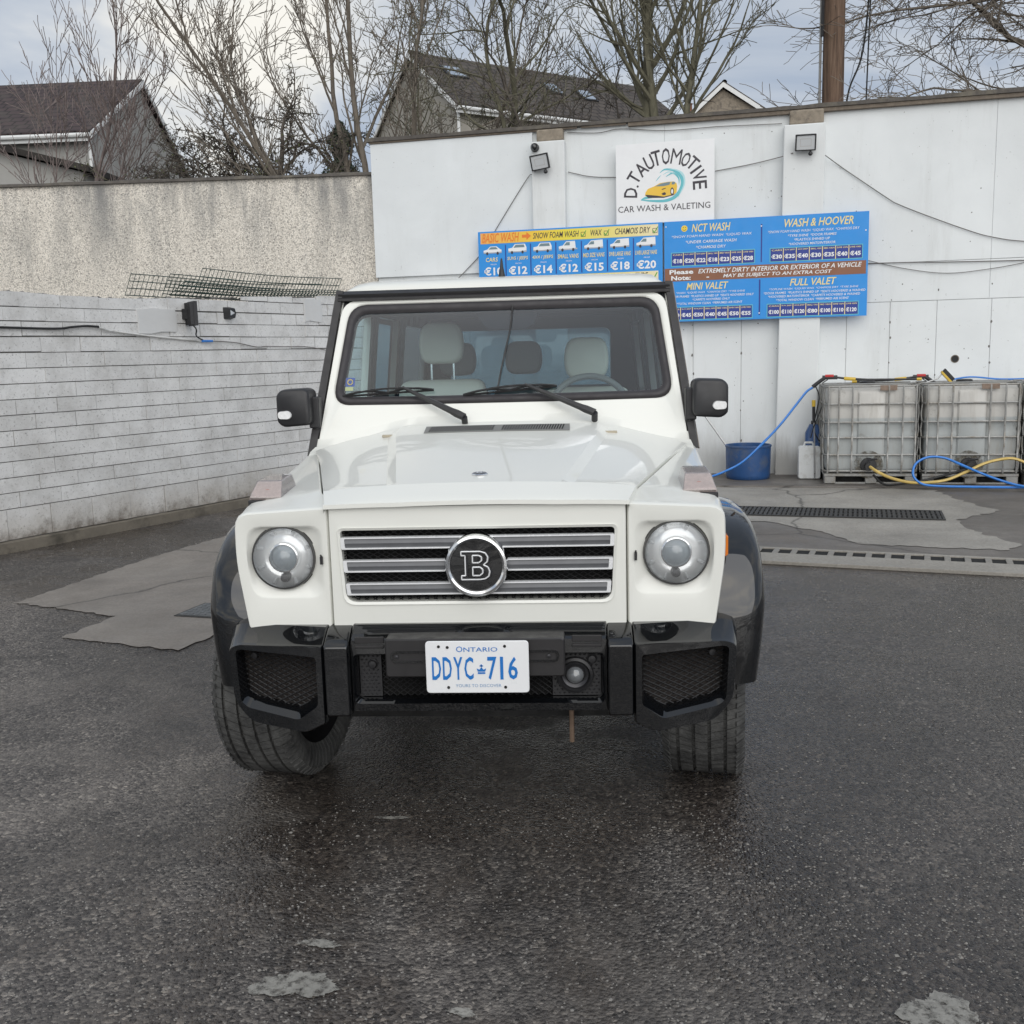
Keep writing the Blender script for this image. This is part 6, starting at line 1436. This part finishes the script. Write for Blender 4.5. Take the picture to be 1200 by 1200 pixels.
# thin birch, far left
tree('birch_tree', 'slim pale birch sapling at far left in front of the grey house', (-7.25,12.6,1.9), [(0,0,(.03,0,1),4.2,.04),(-.15,.1,(-.30,0,1),3.2,.022),(.1,.1,(.34,0,1),3.2,.022)], 4, 'bark_birch',
     dict(kids=(10,6,4), max=3, ang=(18,45), lift=.25, len=(.42,.55,.55), wob=.06, **{'from': (.4,.2,.2)}, rmin=.005, r0=.05))
# hawthorn thicket
ht, hm_ = tree('hawthorn_tree', 'dense tangled hawthorn behind the pebble-dashed wall', (-4.2,12.3,3.3), [(0,0,(.05,0,1),1.5,.08),(.15,.1,(.6,0,.9),1.3,.055),(-.15,.1,(-.55,.1,.85),1.5,.055),(-.5,.1,(-1,.1,.75),1.6,.045),(-.2,-.1,(-.3,0,1),1.6,.05),(.3,.1,(.9,0,.6),1.2,.045)], 9, 'bark_dark',
     dict(kids=(6,6,5,4), max=4, ang=(35,80), lift=.0, len=(.62,.60,.58,.5), wob=.17, up=lambda d: -.012, rmin=.0058, **{'from': (.4,.15,.1,.1)}))
leaves(ht, hm_, 2200, 3, 'twig_leaf', (.008,.022))
# leaning multi-stem tree left of the white wall
tree('leaning_tree', 'multi-stemmed bare tree at the left end of the white wall', (-2.55,12.4,1.5), [(0,0,(-.10,0,1),5.6,.062),(.1,.1,(.05,0,1),5.8,.066),(.3,0,(.16,0,1),5.4,.052),(-.1,0,(-.42,0,1),5.4,.055),(-.05,.2,(-.62,.1,.9),4.6,.05),(.15,.2,(.55,.1,1),4.6,.05)], 13, 'bark_grey',
     dict(kids=(7,5,4,3), max=4, ang=(18,50), lift=.14, len=(.48,.54,.52,.5), wob=.065, rmin=.0048, **{'from': (.32,.2,.15,.1)}))
# tangle in the middle
t_, m_ = tree('ash_tree', 'twiggy bare tree in front of the skylight roof', (-.85,12.8,2.4), [(0,0,(-.04,0,1),3.9,.075),(.45,.1,(.08,0,1),3.9,.06),(-.3,.1,(-.4,0,1),3.6,.045)], 23, 'bark_green',
     dict(kids=(6,4,3,3), max=4, ang=(28,70), lift=.06, len=(.58,.58,.55,.5), wob=.12, rmin=.0048, up=lambda d: .01, **{'from': (.45,.15,.1,.1)}))
leaves(t_, m_, 900, 8, 'twig_leaf', (.007,.018))
tree('bramble_tree', 'low twiggy tree between the tangled tree and the twin trunks', (.45,12.6,2.9), [(0,0,(-.1,0,1),2.7,.045),(.2,0,(.45,0,1),2.6,.035)], 33, 'bark_dark',
     dict(kids=(5,4,3,3), max=4, ang=(28,68), lift=.06, len=(.6,.58,.55,.5), wob=.13, rmin=.0045, **{'from': (.4,.15,.1,.1)}))
# twin trunks
tree('sycamore_tree', 'bare tree with stout straight trunk, left one of the twin trunks', (1.50,12.4,0), [(0,0,(-.02,.0,1),7.6,.13)], 41, 'bark_green',
     dict(kids=(8,5,4,3), max=4, ang=(28,62), lift=.12, len=(.40,.55,.52,.5), wob=.045, rmin=.0045, **{'from': (.62,.2,.15,.1)}))
tree('sycamore_tree', 'bare tree with forking trunk, right one of the twin trunks', (1.86,12.2,0), [(0,0,(.0,.0,1),5.25,.145),(.0,0,(.03,.03,1),5.3,.10)], 47, 'bark_green',
     dict(kids=(7,5,4,3), max=4, ang=(22,58), lift=.12, len=(.58,.55,.52,.5), wob=.05, rmin=.0045, **{'from': (.86,.15,.15,.1)}))
# big limbs reaching in from the right
tree('overhanging_tree', 'large bare tree beyond the right edge with limbs reaching over the wall', (9.4,13.0,0), [(0,0,(-.05,0,1),6.0,.2)], 5, 'bark_grey',
     dict(kids=(4,5,4,3), max=4, ang=(25,60), lift=.1, len=(.7,.6,.5,.45), wob=.06, **{'from': (.7,.2,.15,.1)}))
tr, tl_ = MB(), MB(); rg = random.Random(61); t = thing('spreading_tree', 'bare tree at top right with long near-horizontal branches over the wall', 'tree', (8.1,12.6,0), 0, 'bare trees behind the walls')
PP = dict(BASE); PP.update(dict(kids=(0,9,6,5), max=4, ang=(25,62), lift=.02, len=(.5,.5,.52,.5), wob=.07, up=lambda d: .0, rmin=.0045)); PP['from'] = (.3,.15,.1,.1)
tr.tube([(0,0,0),(0.05,0,3),(0,0,5.2),(-.1,0,7.2)], [.22,.19,.16,.11], 10)
for z, dr, L_, r in ((5.2,(-1,-.1,.22),3.0,.06),(4.9,(-1,.0,.0),2.9,.035),(5.6,(-1,-.15,.45),3.2,.06),(4.7,(-1,.1,.15),3.3,.03),(6.2,(-1,.0,.12),3.4,.05),(6.6,(-1,.1,-.1),3.6,.04),(5.0,(-.9,-.1,.55),2.8,.035)):
    grow(tr, tl_, rg, Vector((0,0,z)), Vector(dr).normalized(), L_, r, 1, PP)
tr.build('trunk', MT['bark_grey'], t, smooth=60); tl_.build('crown', MT['bark_grey'], t, smooth=60)
# undergrowth just behind the pebble-dashed wall
sb, sm_ = tree('low_shrub', 'low twiggy shrub showing over the pebble-dashed wall below the house', (-6.0,11.6,2.5), [(0,0,(-.3,0,1),1.25,.03),(.2,0,(.5,0,1),1.2,.03),(-.6,0,(-.5,0,1),1.15,.025),(.6,0,(.7,0,.9),1.2,.025)], 71, 'bark_dark',
     dict(kids=(6,5,4), max=3, ang=(30,75), lift=.05, len=(.6,.55,.5), wob=.16, **{'from': (.3,.1,.1)}, r0=.05), 'shrub')
leaves(sb, sm_, 900, 4, 'twig_leaf', (.008,.022))
sb, sm_ = tree('low_shrub', 'low greenish shrub showing over the pebble-dashed wall under the hawthorn', (-4.9,11.4,2.6), [(0,0,(-.4,0,1),1.2,.03),(.2,0,(.5,0,1),1.2,.03),(-.5,0,(-.8,0,1),1.1,.025),(.7,0,(.7,0,.9),1.1,.025)], 73, 'bark_green',
     dict(kids=(6,5,4), max=3, ang=(30,75), lift=.02, len=(.6,.55,.5), wob=.16, **{'from': (.3,.1,.1)}, r0=.05), 'shrub')
leaves(sb, sm_, 1600, 5, 'twig_leaf', (.008,.024))
# small conifer
t = thing('conifer', 'small dark evergreen by the left end of the white wall', 'tree', (-4.2,17.5,0), 0, None)
MB().tube([(0,0,0),(0,0,5.9)], [.08,.01], 8).build('trunk', MT['bark_dark'], t)
cm_ = MB(); rg = random.Random(81)
for _ in range(5200):
    z = rg.uniform(4.0,6.1); w_ = .62*max(.05,(6.15-z)/2.1)**.55*(.75+.35*math.sin(z*9)); a = rg.uniform(0,6.28); q = Vector((w_*rg.random()**.45*math.cos(a), w_*rg.random()**.45*math.sin(a), z))
    v1 = Vector((rg.gauss(0,1),rg.gauss(0,1),rg.gauss(0,.7))).normalized()*rg.uniform(.03,.07); v2 = v1.orthogonal().normalized()*.018; cm_.add([q-v1,q+v2,q+v1,q-v2], [(0,1,2,3)])
cm_.build('crown', MT['needle'], t, smooth=0)
